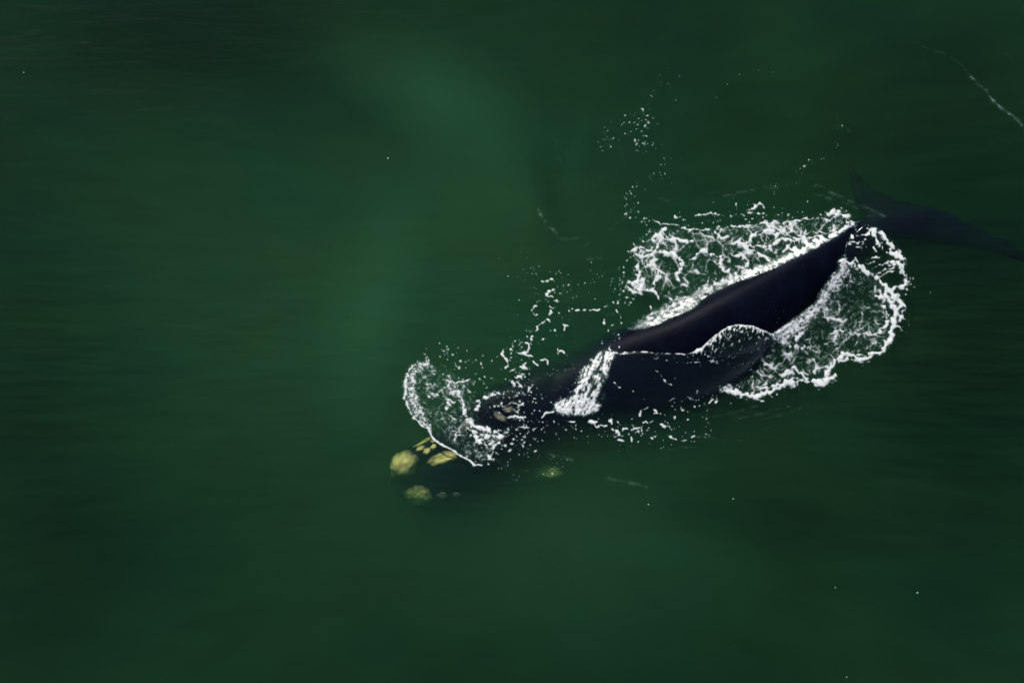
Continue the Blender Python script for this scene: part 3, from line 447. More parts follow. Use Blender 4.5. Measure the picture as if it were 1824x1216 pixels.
SIG_S = (0.051, 0.158, 0.081); SIG_A = (1.02, 0.65, 0.92)
def mat_water():
    m, N, L, out = new_mat('turbid_sea_water')
    geo = nd(N, 'ShaderNodeNewGeometry'); tc = nd(N, 'ShaderNodeTexCoord')
    # surface: clear film with a weak reflection
    mp = nd(N, 'ShaderNodeMapping'); mp.inputs['Rotation'].default_value = (0, 0, math.radians(7)); mp.inputs['Scale'].default_value = (0.5, 3.0, 1)
    L.new(geo.outputs['Position'], mp.inputs['Vector'])
    n1 = nd(N, 'ShaderNodeTexNoise', Scale=1.3, Detail=5.0, Roughness=0.6); L.new(mp.outputs[0], n1.inputs['Vector'])
    bp = nd(N, 'ShaderNodeBump', Strength=0.4, Distance=0.06); L.new(n1.outputs['Fac'], bp.inputs['Height'])
    gl = nd(N, 'ShaderNodeBsdfGlossy', Roughness=0.16); gl.inputs['Color'].default_value = (1, 1, 1, 1); L.new(bp.outputs[0], gl.inputs['Normal'])
    tr = nd(N, 'ShaderNodeBsdfTransparent')
    fr = nd(N, 'ShaderNodeFresnel', IOR=1.333); L.new(bp.outputs[0], fr.inputs['Normal'])
    # only the outer face reflects
    bf = nd(N, 'ShaderNodeMath', operation='SUBTRACT'); bf.inputs[0].default_value = 1.0; L.new(geo.outputs['Backfacing'], bf.inputs[1])
    fm = nd(N, 'ShaderNodeMath', operation='MULTIPLY'); L.new(fr.outputs[0], fm.inputs[0]); L.new(bf.outputs[0], fm.inputs[1])
    mx = nd(N, 'ShaderNodeMixShader'); L.new(fm.outputs[0], mx.inputs[0]); L.new(tr.outputs[0], mx.inputs[1]); L.new(gl.outputs[0], mx.inputs[2])
    L.new(mx.outputs[0], out.inputs['Surface'])
    # body of the water: silt unevenly stirred up, with ripple streaks and wave shading painted in
    def grp():
        pos = nd(N, 'ShaderNodeNewGeometry').outputs['Position']
        sp = nd(N, 'ShaderNodeMapping'); sp.inputs['Scale'].default_value = (1, 1, 0.05); L.new(pos, sp.inputs['Vector'])
        n = nd(N, 'ShaderNodeTexNoise', Scale=0.16, Detail=4.0, Roughness=0.55); n.inputs['Distortion'].default_value = 0.6; L.new(sp.outputs[0], n.inputs['Vector'])
        s2 = nd(N, 'ShaderNodeMapping'); s2.inputs['Rotation'].default_value = (0, 0, math.radians(8)); s2.inputs['Scale'].default_value = (0.55, 6.0, 0.30); L.new(pos, s2.inputs['Vector'])
        nn = nd(N, 'ShaderNodeTexNoise', Scale=1.0, Detail=7.0, Roughness=0.68); L.new(s2.outputs[0], nn.inputs['Vector'])  # surface ripple streaks, painted into the scattering density
        tot = nd(N, 'ShaderNodeMath', operation='MULTIPLY_ADD'); L.new(n.outputs['Fac'], tot.inputs[0]); tot.inputs[1].default_value = 0.5
        t2 = nd(N, 'ShaderNodeMath', operation='MULTIPLY_ADD'); L.new(nn.outputs['Fac'], t2.inputs[0]); t2.inputs[1].default_value = 1.15; t2.inputs[2].default_value = -0.23
        L.new(t2.outputs[0], tot.inputs[2]); cur = tot.outputs[0]; green = None
        for (cx, cyy, rx, ry, ang, amp) in SILT_AND_WAVE_SHADE:
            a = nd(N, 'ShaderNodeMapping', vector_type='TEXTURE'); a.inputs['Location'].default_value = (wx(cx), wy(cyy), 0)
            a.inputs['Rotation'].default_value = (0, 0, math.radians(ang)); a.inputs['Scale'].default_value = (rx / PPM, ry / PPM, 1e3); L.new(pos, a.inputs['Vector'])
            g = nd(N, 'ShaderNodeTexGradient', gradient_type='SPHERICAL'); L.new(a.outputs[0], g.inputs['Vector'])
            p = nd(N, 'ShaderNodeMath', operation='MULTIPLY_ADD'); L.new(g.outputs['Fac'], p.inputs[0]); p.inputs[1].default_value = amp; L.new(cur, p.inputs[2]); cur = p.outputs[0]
        return cur
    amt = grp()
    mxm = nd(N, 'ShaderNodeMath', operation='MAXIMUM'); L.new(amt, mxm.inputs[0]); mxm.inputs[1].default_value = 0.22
    vs = nd(N, 'ShaderNodeVolumeScatter'); ms = max(SIG_S); hv = nd(N, 'ShaderNodeMapping'); hv.inputs['Scale'].default_value = (1, 1.6, 0.05); hv.inputs['Location'].default_value = (31, 7, 0); L.new(geo.outputs['Position'], hv.inputs['Vector'])
    hn = nd(N, 'ShaderNodeTexNoise', Scale=0.22, Detail=3.0); L.new(hv.outputs[0], hn.inputs['Vector'])
    hr = nd(N, 'ShaderNodeValToRGB'); hr.color_ramp.elements[0].position = 0.38; hr.color_ramp.elements[1].position = 0.62
    hr.color_ramp.elements[0].color = (SIG_S[0] * 0.93 / ms, 1, SIG_S[2] * 1.06 / ms, 1); hr.color_ramp.elements[1].color = (SIG_S[0] * 1.15 / ms, 1, SIG_S[2] * 0.88 / ms, 1)
    L.new(hn.outputs['Fac'], hr.inputs['Fac']); L.new(hr.outputs[0], vs.inputs['Color']); vs.inputs['Anisotropy'].default_value = 0.0
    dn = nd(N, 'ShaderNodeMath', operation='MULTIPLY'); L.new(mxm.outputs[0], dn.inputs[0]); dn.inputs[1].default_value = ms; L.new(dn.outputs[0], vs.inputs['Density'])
    va = nd(N, 'ShaderNodeVolumeAbsorption'); mA = max(SIG_A) + 0.05; va.inputs['Color'].default_value = (*[1 - c / mA for c in SIG_A], 1); va.inputs['Density'].default_value = mA
    ad = nd(N, 'ShaderNodeAddShader'); L.new(vs.outputs[0], ad.inputs[0]); L.new(va.outputs[0], ad.inputs[1]); L.new(ad.outputs[0], out.inputs['Volume'])
    m.cycles.volume_step_rate = 1.0
    return m
# silt plumes, and thin bands painting wave-slope shading into the water: centre x, y, radii, turn, strength
SILT_AND_WAVE_SHADE = [(720, 560, 900, 620, 0, 0.65), (765, 140, 230, 110, -22, 0.85), (645, 560, 120, 270, -12, 0.6), (820, 330, 260, 200, 0, 0.35), (1050, 1040, 420, 260, 0, 0.30), (280, 60, 520, 220, -12, -0.35), (1780, 620, 330, 700, 0, -0.34), (0, 700, 300, 700, 0, -0.25), (1420, 60, 130, 160, 0, 0.25), (560, 1150, 500, 250, 0, 0.1), (180, 960, 260, 140, -20, -0.1), (985, 345, 40, 130, 12, -0.32), (1035, 250, 26, 110, -14, 0.16), (720, 600, 60, 220, -12, -0.2), (905, 300, 60, 120, 25, 0.2), (1180, 1000, 260, 60, -12, 0.15), (1760, 60, 160, 90, 0, -0.15), (1400, 940, 300, 70, -10, -0.15)]

M_SKIN, M_CALL, M_FOAM, M_WATER = mat_skin(), mat_callosity('yellow_callosity', (0.36, 0.28, 0.09, 1), (0.64, 0.51, 0.18, 1)), mat_foam(), mat_water()
M_CALL2 = mat_callosity('grey_callosity', (0.02, 0.019, 0.015, 1), (0.13, 0.13, 0.085, 1))
M_CALL3 = mat_callosity('faint_callosity', (0.28, 0.26, 0.08, 1), (0.36, 0.33, 0.10, 1))
m_bed, N, L, out = new_mat('dark_silt'); b = nd(N, 'ShaderNodeBsdfPrincipled', Roughness=0.95)
nz = nd(N, 'ShaderNodeTexNoise', Scale=0.6, Detail=6.0); cr = nd(N, 'ShaderNodeValToRGB'); cr.color_ramp.elements[0].color = (0.05, 0.045, 0.03, 1); cr.color_ramp.elements[1].color = (0.09, 0.08, 0.055, 1)
tcb = nd(N, 'ShaderNodeTexCoord'); L.new(tcb.outputs['Object'], nz.inputs['Vector']); L.new(nz.outputs['Fac'], cr.inputs['Fac']); L.new(cr.outputs[0], b.inputs['Base Color']); L.new(b.outputs[0], out.inputs['Surface'])

# ------------------------------------------------------------------ whale
def tube(rings, n=40, capr=True):
    """rings: (x, y, half width, z top, z bottom, lateral lean of the ridge); lofted to a closed surface"""
    V, F = [], []
    P = np.array([r[:2] for r in rings], float); T = np.gradient(P, axis=0); T /= np.linalg.norm(T, axis=1)[:, None]
    for k, (x, y, hw, zt, zb, lean) in enumerate(rings):
        nx_, ny_ = -T[k, 1], T[k, 0]                     # left of travel
        zc = (zt + zb) / 2; hz = (zt - zb) / 2
        for a in range(n):
            th = 2 * math.pi * a / n; c, s = math.cos(th), math.sin(th)
            u = hw * math.copysign(abs(c) ** 0.92, c) + lean * hw * max(s, 0) ** 1.5
            V.append((x + nx_ * u, y + ny_ * u, zc + hz * math.copysign(abs(s) ** 0.8, s)))
    m = len(rings)
    for k in range(m - 1):
        for a in range(n):
            b2 = (a + 1) % n; F.append((k * n + a, k * n + b2, (k + 1) * n + b2, (k + 1) * n + a))
    V.append((*P[0], (rings[0][3] + rings[0][4]) / 2)); V.append((*P[-1], (rings[-1][3] + rings[-1][4]) / 2))
    for a in range(n):
        b2 = (a + 1) % n; F.append((b2, a, m * n)); F.append(((m - 1) * n + a, (m - 1) * n + b2, m * n + 1))
    return V, F
def interp_rings(keys, n):
    K = np.array(keys, float); t = np.arange(len(K)); tt = np.linspace(0, len(K) - 1, n); out_ = []
    for q in tt:                                      # Catmull-Rom through the key sections
        i = int(min(q, len(K) - 2)); f = q - i
        p0, p1, p2, p3 = K[max(i - 1, 0)], K[i], K[i + 1], K[min(i + 2, len(K) - 1)]
        out_.append(tuple(0.5 * ((2 * p1) + (-p0 + p2) * f + (2 * p0 - 5 * p1 + 4 * p2 - p3) * f * f + (-p0 + 3 * p1 - 3 * p2 + p3) * f ** 3)))
    return out_
def R_(px, py, hwpx, zt, zb, lean): return (wx(px), wy(py), hwpx / PPM, zt, zb, lean)
# travelling from snout (lower left) to tail (upper right); 'left of travel' is towards the top of the picture
BODY = [R_(688, 872, 6, -0.85, -1.1, 0), R_(700, 868, 32, -0.60, -1.7, 0), R_(730, 862, 54, -0.38, -2.1, 0.0), R_(770, 856, 74, -0.23, -2.6, 0.0), R_(820, 842, 90, -0.15, -2.9, 0.05), R_(880, 812, 97, -0.10, -3.0, 0.12),
        R_(946, 776, 97, -0.03, -3.0, 0.25), R_(1046, 726, 103, 0.02, -2.95, 0.22), R_(1130, 692, 108, 0.20, -2.75, 0.32), R_(1229, 650, 98, 0.42, -2.3, 0.36), R_(1300, 602, 86, 0.50, -1.9, 0.36), R_(1363, 557, 74, 0.46, -1.6, 0.34),
        R_(1425, 508, 58, 0.36, -1.2, 0.3), R_(1482, 464, 45, 0.22, -0.9, 0.25), R_(1540, 426, 38, -0.02, -0.8, 0.1), R_(1590, 402, 30, -0.10, -0.8, 0), R_(1632, 388, 24, -0.20, -0.75, 0), R_(1662, 378, 8, -0.40, -0.6, 0)]
ROST = [R_(690, 845, 5, -0.62, -0.8, 0), R_(700, 838, 20, -0.36, -0.9, 0), R_(718, 829, 25, -0.27, -1.0, 0), R_(745, 815, 21, -0.26, -1.1, 0), R_(785, 797, 30, -0.20, -1.2, 0), R_(830, 775, 44, -0.12, -1.4, 0), R_(890, 744, 56, -0.01, -1.5, 0),
        R_(950, 716, 56, -0.04, -1.5, 0), R_(1000, 690, 50, -0.15, -1.5, 0), R_(1040, 672, 10, -0.6, -1.3, 0)]
bmV, bmF = [], []
def addto(V, F):
    o = len(bmV); bmV.extend(V); bmF.extend([tuple(i + o for i in f) for f in F])
addto(*tube(interp_rings(BODY, 90))); addto(*tube(interp_rings(ROST, 50)))
# bulge of the brow over the eye, and of the chin
addto(*tube(interp_rings([R_(940, 850, 5, -0.5, -0.8, 0), R_(955, 848, 24, -0.62, -1.2, 0), R_(980, 842, 30, -0.56, -1.3, 0), R_(1005, 836, 22, -0.58, -1.2, 0), R_(1030, 830, 4, -0.6, -0.9, 0)], 14)))
addto(*tube(interp_rings([R_(712, 892, 4, -0.6, -0.8, 0), R_(724, 890, 20, -0.76, -1.2, 0), R_(745, 886, 26, -0.70, -1.3, 0), R_(775, 880, 26, -0.62, -1.2, 0), R_(810, 874, 5, -0.6, -0.9, 0)], 14)))
def plate(outline, zf, thick, n=26):
    """a closed, lens-shaped fin from a list of (x, y) leading/trailing pairs along its span"""
    V, F = [], []; m = 14
    K = np.array([(a[0], a[1], b_[0], b_[1]) for a, b_ in outline], float); tt = np.linspace(0, len(K) - 1, n)
    for q in tt:
        i = int(min(q, len(K) - 2)); f = q - i; p0, p1, p2, p3 = K[max(i - 1, 0)], K[i], K[i + 1], K[min(i + 2, len(K) - 1)]
        r = 0.5 * ((2 * p1) + (-p0 + p2) * f + (2 * p0 - 5 * p1 + 4 * p2 - p3) * f * f + (-p0 + 3 * p1 - 3 * p2 + p3) * f ** 3)
        a = np.array([wx(r[0]), wy(r[1])]); c = np.array([wx(r[2]), wy(r[3])]); t = q / (len(K) - 1); z, th = zf(t), thick(t)
        for k in range(m):
            an = 2 * math.pi * k / m; s = (1 - math.cos(an)) / 2; p = a + (c - a) * s
            V.append((p[0], p[1], z + th * math.sin(an) * (1.25 - 0.9 * s)))
    for i in range(n - 1):
        for k in range(m):
            k2 = (k + 1) % m; F.append((i * m + k, i * m + k2, (i + 1) * m + k2, (i + 1) * m + k))
    V.append(tuple(np.mean(V[:m], axis=0))); V.append(tuple(np.mean(V[(n - 1) * m:n * m], axis=0))); c0, c1 = len(V) - 2, len(V) - 1
    for k in range(m):
        k2 = (k + 1) % m; F.append((k2, k, c0)); F.append(((n - 1) * m + k, (n - 1) * m + k2, c1))
    return V, F
# flukes
addto(*plate([((1522, 284), (1530, 281)), ((1524, 312), (1560, 318)), ((1532, 350), (1602, 346)), ((1556, 388), (1644, 358)), ((1584, 414), (1680, 368)), ((1640, 430), (1720, 384)), ((1710, 438), (1768, 406)), ((1790, 452), (1824, 430)), ((1862, 476), (1872, 466))],
             lambda t: -0.26 - 0.38 * abs(2 * t - 1) ** 1.3 + 0.22 * t * t, lambda t: 0.075 + 0.11 * math.exp(-((t - 0.5) / 0.2) ** 2)))
# flippers, one on each side, hanging low
addto(*plate([((1035, 790), (1110, 780)), ((1050, 830), (1130, 812)), ((1078, 872), (1160, 850)), ((1120, 915), (1180, 892)), ((1162, 940), (1180, 930))], lambda t: -1.55 - 0.75 * t, lambda t: 0.17 * (1 - t) + 0.04))
addto(*plate([((975, 680), (1040, 650)), ((965, 640), (1040, 615)), ((970, 600), (1040, 575)), ((990, 560), (1040, 545)), ((1015, 538), (1035, 535))], lambda t: -2.2 - 0.8 * t, lambda t: 0.17 * (1 - t) + 0.04))
me0 = bpy.data.meshes.new('tmp'); me0.from_pydata([tuple(v) for v in bmV], [], bmF); me0.update()
tmp = bpy.data.objects.new('tmp', me0); COL.objects.link(tmp)
rm = tmp.modifiers.new('r', 'REMESH'); rm.mode = 'VOXEL'; rm.voxel_size = 0.055; rm.use_smooth_shade = True
sm = tmp.modifiers.new('s', 'SMOOTH'); sm.factor = 0.5; sm.iterations = 14
dg = bpy.context.evaluated_depsgraph_get()
body_me = bpy.data.meshes.new_from_object(tmp.evaluated_get(dg)); body_me.name = 'right_whale'
bpy.data.objects.remove(tmp)
body_me.materials.clear(); body_me.polygons.foreach_set('use_smooth', np.ones(len(body_me.polygons), bool))
whale = link('right_whale', body_me, M_SKIN, label='black right whale swimming at the surface, its wet back showing and head under water', cat='whale')
bv = BVHTree.FromPolygons([v.co for v in body_me.vertices], [tuple(p.vertices) for p in body_me.polygons])
DOWN = Vector((0, 0, -1))
def body_z(x, y):
    h = bv.ray_cast(Vector((x, y, 10)), DOWN); return h[0].z if h[0] is not None else None

def callosity(cx, cyy, rx, ry, ang, thick, seed, curve=0.0, label=None, mat=None):
    n = 34; ca, sa = math.cos(math.radians(ang)), math.sin(math.radians(ang))
    g = np.linspace(-1.25, 1.25, n); idx = -np.ones((n, n), int); V = []; F = []; K = []
    for j in range(n):
        for i in range(n):
            u, v = g[i], g[j]; a = math.atan2(v, u); lim = 1 + 0.22 * float(noise(np.array(1.6 * math.cos(a) + seed * 3.7), np.array(1.6 * math.sin(a) + seed), 3))
            r = math.hypot(u, v) / lim
            if r > 1.12: continue
            px = cx + u * rx * ca - (v * ry + curve * u * u * rx) * sa; py = cyy - (u * rx * sa + (v * ry + curve * u * u * rx) * ca)
            x, y = wx(px), wy(py); z = body_z(x, y)
            if z is None: continue
            hgt = thick * (1 - sst(0.55, 1.08, r)) * (0.75 + 0.7 * float(fbm(np.array(x * 6.0), np.array(y * 6.0), 3, seed))) - (0.03 * sst(0.95, 1.1, r))
            idx[j, i] = len(V); V.append((x, y, z + float(hgt))); K.append(float(1 - sst(0.42, 1.06, r + 0.14 * float(noise(np.array(x * 9.0), np.array(y * 9.0), seed)))))
    for j in range(n - 1):
        for i in range(n - 1):
            q = (idx[j, i], idx[j, i + 1], idx[j + 1, i + 1], idx[j + 1, i])
            if min(q) >= 0: F.append(tuple(int(k) for k in q))
    if not F: return
    me = bpy.data.meshes.new('callosity'); me.from_pydata(V, [], F); me.update(); me.polygons.foreach_set('use_smooth', np.ones(len(F), bool))
    me.attributes.new('crust', 'FLOAT', 'POINT').data.foreach_set('value', K)
    return link('callosity', me, mat or M_CALL, parent=whale, label=label)
for args in [(712, 832, 37, 25, 33, 0.06, 1, 0, 'broad yellow bonnet patch on the tip of the snout'), (747, 800, 10, 5, 25, 0.05, 2), (759, 805, 9, 6, 35, 0.05, 3), (771, 797, 8, 5, 30, 0.05, 4), (770, 787, 7, 3.5, 20, 0.04, 5),
             (787, 816, 32, 11, 17, 0.05, 6, -0.14, 'long curved pale patch along the lip'), (750, 789, 24, 4, 27, 0.04, 7), (741, 888, 28, 22, 10, 0.05, 8, 0, 'round faint patch on the chin', M_CALL3), (786, 886, 11, 7, 0, 0.03, 9, 0, None, M_CALL2), (812, 884, 8, 5, 0, 0.03, 10, 0, None, M_CALL2),
             (978, 846, 29, 15, -4, 0.05, 11, 0, 'oval yellow patch over the eye', M_CALL3), (891, 743, 16, 7, -35, 0.05, 12, 0, 'pale patch by the blowholes', M_CALL2), (834, 758, 14, 9, 10, 0.05, 13, 0, None, M_CALL2), (906, 728, 11, 8, 0, 0.04, 14, 0, None, M_CALL2)]:
    callosity(*args)
# blowholes: two slits beside the midline
mB, N, L, out = new_mat('blowhole_skin'); b = nd(N, 'ShaderNodeBsdfPrincipled', Roughness=0.4); nz = nd(N, 'ShaderNodeTexNoise', Scale=12.0); g_ = nd(N, 'ShaderNodeNewGeometry'); L.new(g_.outputs['Position'], nz.inputs['Vector'])
cr = nd(N, 'ShaderNodeValToRGB'); cr.color_ramp.elements[0].color = (0.004, 0.004, 0.004, 1); cr.color_ramp.elements[1].color = (0.02, 0.018, 0.018, 1); L.new(nz.outputs['Fac'], cr.inputs['Fac']); L.new(cr.outputs[0], b.inputs['Base Color']); L.new(b.outputs[0], out.inputs['Surface'])
for sgn in (-1, 1):
    V, F = [], []; n, m = 14, 8
    for i in range(n):
        t = i / (n - 1); px = 900 + 16 * t + 0; py = 731 - 8 * t + sgn * (4 + 5 * t); r = 0.045 * math.sin(math.pi * (0.08 + 0.84 * t))
        z = body_z(wx(px), wy(py)) or -0.05
        for k in range(m):
            a = 2 * math.pi * k / m; V.append((wx(px) - 0.4 * r * math.cos(a), wy(py) + r * math.cos(a), z + 0.015 + r * math.sin(a)))
    for i in range(n - 1):
        for k in range(m): F.append((i * m + k, i * m + (k + 1) % m, (i + 1) * m + (k + 1) % m, (i + 1) * m + k))
    F += [tuple(range(m))[::-1], tuple(range((n - 1) * m, n * m))]
    me = bpy.data.meshes.new('blowhole'); me.from_pydata(V, [], F); me.update(); me.polygons.foreach_set('use_smooth', np.ones(len(F), bool)); link('blowhole', me, mB, parent=whale)

# ------------------------------------------------------------------ water
STEP = 2.5
gx = np.arange(-180, 2006, STEP); gy = np.arange(-180, 1398, STEP)
def extend(g):
    lo_, hi_ = [], []; s = STEP; a = g[0]; c = g[-1]
    while c - g[-1] < 22000: s *= 1.5; c += s; hi_.append(c)
    s = STEP
    while g[0] - a < 22000: s *= 1.5; a -= s; lo_.append(a)
    return np.array(lo_[::-1] + list(g) + hi_), len(lo_)
axx, ox = extend(gx); ayy, oy = extend(gy)
GX_, GY_ = np.meshgrid(axx, ayy)
near = np.exp(-np.maximum(0, np.hypot(GX_ - 912, GY_ - 608) - 1500) / 3000)
W = 0.05 * near * fbm(GX_ / 420, GY_ / 260, 3, 101) + 0.010 * near * fbm((GX_ + GY_ * .15) / 130, GY_ / 26, 3, 105) + 0.005 * near * fbm(GX_ / 22, GY_ / 11, 2, 109)
# little wavelets round the animal
RIP = [([(1700, 108), (1728, 138), (1752, 168), (1780, 192), (1824, 228), (1860, 250)], 3.2, 0.035), ([(1765, 80), (1795, 100), (1800, 110)], 4, 0.012), ([(1590, 55), (1650, 85), (1690, 100)], 5, 0.012), ([(960, 372), (970, 398), (990, 418), (1022, 430)], 4, 0.028), ([(1038, 464), (1068, 458)], 3, 0.018),
       ([(990, 255), (998, 275), (1000, 300)], 4, 0.012), ([(1452, 330), (1490, 352), (1530, 372), (1580, 385)], 4, 0.024), ([(1448, 345), (1500, 362), (1545, 372)], 3, 0.02), ([(1652, 440), (1664, 470), (1666, 485)], 3.5, 0.014), ([(1085, 852), (1120, 860), (1150, 866)], 3.5, 0.022), ([(975, 808), (1000, 812), (1040, 824)], 3, 0.02),
       ([(1310, 745), (1350, 735), (1400, 722)], 3, 0.016), ([(1280, 738), (1330, 728), (1372, 720)], 3, 0.014), ([(1360, 745), (1420, 727), (1440, 725)], 3, 0.014), ([(1240, 778), (1300, 785), (1320, 783)], 3, 0.012), ([(1180, 805), (1240, 800)], 3, 0.012), ([(870, 812), (900, 830), (930, 838)], 4, 0.02), ([(800, 850), (830, 875), (860, 890)], 5, 0.012),
       ([(1490, 210), (1500, 226), (1515, 238)], 4, 0.014), ([(1290, 348), (1340, 340), (1380, 335)], 3, 0.012), ([(700, 360), (850, 372), (880, 395)], 9, 0.008), ([(1080, 405), (1130, 385), (1180, 398)], 4, 0.016), ([(1160, 520), (1080, 555), (1075, 560)], 3, 0.008), ([(1150, 870), (1230, 882), (1300, 880)], 4, 0.01)]
wig = 5 * fbm(GX_ / 40, GY_ / 40, 2, 121); brk = np.clip(0.55 + 1.3 * fbm(GX_ / 30, GY_ / 18, 2, 125), 0, 1.4)
for pts, w_, h_ in RIP:
    d = seg_dist(GX_ + wig, GY_ + wig, pts); W += h_ * 1.5 * brk * np.exp(-(d / (w_ + 0.6)) ** 2)
rngm = (GX_ > 660) & (GX_ < 1900) & (GY_ > 260) & (GY_ < 960)
ZB = np.full(GX_.shape, -9.0)
for j, i in zip(*np.nonzero(rngm)):
    z = body_z(wx(GX_[j, i]), wy(GY_[j, i]))
    if z is not None: ZB[j, i] = z
dry = poly_sdf(GX_, GY_, BACK_TOP + BACK_BOT)
kk = sst(-3.5, 3.5, dry)
ZF = np.maximum(ZB, -0.6)                      # the film keeps clear of the skin between samples of the sheet
ZM = ZF.copy(); ZM[1:-1, 1:-1] = np.max([ZF[1 + a:ZF.shape[0] - 1 + a, 1 + b:ZF.shape[1] - 1 + b] for a in (-1, 0, 1) for b in (-1, 0, 1)], axis=0)
for _ in range(7): ZM[1:-1, 1:-1] = (ZM[1:-1, 1:-1] * 2 + ZM[:-2, 1:-1] + ZM[2:, 1:-1] + ZM[1:-1, :-2] + ZM[1:-1, 2:]) / 6
film = (ZM + 0.012) * (1 - kk) + (ZB - 0.035) * kk
base = W.copy()
W = np.where(dry > 3.5, np.minimum(W, film), np.maximum(W, film) * (1 - kk) + film * kk)
# the sheet of water leaves the flank in a smooth skirt
loose = dry < -5
for _ in range(14):
    Wb = W.copy(); Wb[1:-1, 1:-1] = (W[:-2, 1:-1] + W[2:, 1:-1] + W[1:-1, :-2] + W[1:-1, 2:]) / 4
    W = np.where(loose & rngm, np.maximum(Wb, ZM + 0.012), W)
# water banked up where it runs off the tail stock
heap = np.zeros(GX_.shape)
for (px, py) in [(1372, 596), (1386, 587), (1407, 573), (1427, 557), (1440, 549), (1453, 524), (1466, 508), (1484, 486), (1490, 470)]:
    z = body_z(wx(px), wy(py)) or 0.0
    heap = np.maximum(heap, max(z, 0.02) * np.exp(-(np.hypot(GX_ - px, GY_ - py) / 46) ** 1.4))
heap *= sst(-6, 10, ((GX_ - 1372) * 126 + (GY_ - 596) * 118) / 173)
W = np.where(dry < 0, np.maximum(W, heap * sst(0, -3, dry) + 0.0), W)
# hump of water heaped against the flank
pgh = [(1240, 622), (1256, 609), (1272, 596), (1290, 585), (1305, 581), (1335, 584), (1362, 598), (1350, 622), (1300, 640), (1262, 636)]
W += 0.05 * sst(0, 16, poly_sdf(GX_, GY_, pgh))
core = (slice(oy, oy + len(gy)), slice(ox, ox + len(gx)))
WATER = W; SURF = np.maximum(W, ZB)[core]; WCORE = W[core]
def surf_at(x, y, A=SURF):
    fx = (x - gx[0]) / STEP; fy = (y - gy[0]) / STEP; i = np.clip(np.floor(fx).astype(int), 0, len(gx) - 2); j = np.clip(np.floor(fy).astype(int), 0, len(gy) - 2); u, v = fx - i, fy - j
    return (A[j, i] * (1 - u) + A[j, i + 1] * u) * (1 - v) + (A[j + 1, i] * (1 - u) + A[j + 1, i + 1] * u) * v
ny_, nx_ = GX_.shape
VT = np.stack([wx(GX_).ravel(), wy(GY_).ravel(), W.ravel()], 1)
ii = (np.arange(ny_ - 1)[:, None] * nx_ + np.arange(nx_ - 1)[None]).ravel()
FT = np.stack([ii, ii + nx_, ii + nx_ + 1, ii + 1], 1)
DEPTH = -7.0
per = list(range(nx_)) + [j * nx_ + nx_ - 1 for j in range(1, ny_)] + [(ny_ - 1) * nx_ + i for i in range(nx_ - 2, -1, -1)] + [j * nx_ for j in range(ny_ - 2, 0, -1)]
per = np.array(per); lowv = VT[per].copy(); lowv[:, 2] = DEPTH; o0 = len(VT); m_ = len(per); k_ = np.arange(m_); k2 = (k_ + 1) % m_
FS = np.stack([per[k_], per[k2], o0 + k2, o0 + k_], 1)
cidx = o0 + m_; VB = np.array([[0, 0, DEPTH]])
V = np.concatenate([VT, lowv, VB])
# floor of the body of water as a fan of triangles (degenerate quads avoided by a separate list)
me = bpy.data.meshes.new('sea_water')
Q = np.concatenate([FT, FS]); T3 = np.stack([o0 + k_, o0 + k2, np.full(m_, cidx)], 1)
me.vertices.add(len(V)); me.vertices.foreach_set('co', V.astype(np.float32).ravel())
me.loops.add(Q.size + T3.size); me.loops.foreach_set('vertex_index', np.concatenate([Q.ravel(), T3.ravel()]).astype(np.int32))
me.polygons.add(len(Q) + len(T3)); me.polygons.foreach_set('loop_start', np.concatenate([np.arange(len(Q)) * 4, Q.size + np.arange(len(T3)) * 3]).astype(np.int32))
me.update(calc_edges=True); sm_ = np.zeros(len(Q) + len(T3), bool); sm_[:len(FT)] = True; me.polygons.foreach_set('use_smooth', sm_)
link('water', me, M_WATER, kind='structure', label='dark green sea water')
cy.volume_step_rate = 1.0
M_WATER.cycles.volume_step_rate = 0.12
# sea floor
n = 60; g = np.linspace(-330, 330, n); A, B = np.meshgrid(g, g); Zf = -8.2 + 0.4 * fbm(A / 20, B / 20, 3, 131)
ii = (np.arange(n - 1)[:, None] * n + np.arange(n - 1)[None]).ravel()
link('seabed', mesh_np('seabed', np.stack([A.ravel(), B.ravel(), Zf.ravel()], 1), np.stack([ii, ii + 1, ii + n + 1, ii + n], 1)), m_bed, kind='structure')

# ------------------------------------------------------------------ foam
FXg, FYg, layers = foam_fields()
def blur(A_, rad):
    for ax in (0, 1):
        for _ in range(2):
            c = np.cumsum(np.pad(A_, [(rad + 1, rad) if k == ax else (0, 0) for k in (0, 1)]), axis=ax)
            A_ = (np.take(c, np.arange(2 * rad + 1, c.shape[ax]), axis=ax) - np.take(c, np.arange(0, c.shape[ax] - 2 * rad - 1), axis=ax)) / (2 * rad + 1)
    return A_
def cover_of(Ly, halo):
    c = np.maximum(sst(-0.12, 0.85, Ly['d']), np.clip(Ly['v'], 0, 1) * 0.62)
    if halo: c = np.maximum(c, halo * blur(c, 6) * np.clip(1.0 + 1.6 * fbm(FXg / 12, FYg / 12, 3, 171), 0.1, 1.6))
    return c
relief = fbm(FXg / 5.0, FYg / 5.0, 3, 141, 0.65); relief2 = noise(FXg / 2.6, FYg / 2.6, 145)
base_z = surf_at(FXg, FYg); base_z = np.maximum(base_z, blur(base_z, 3))
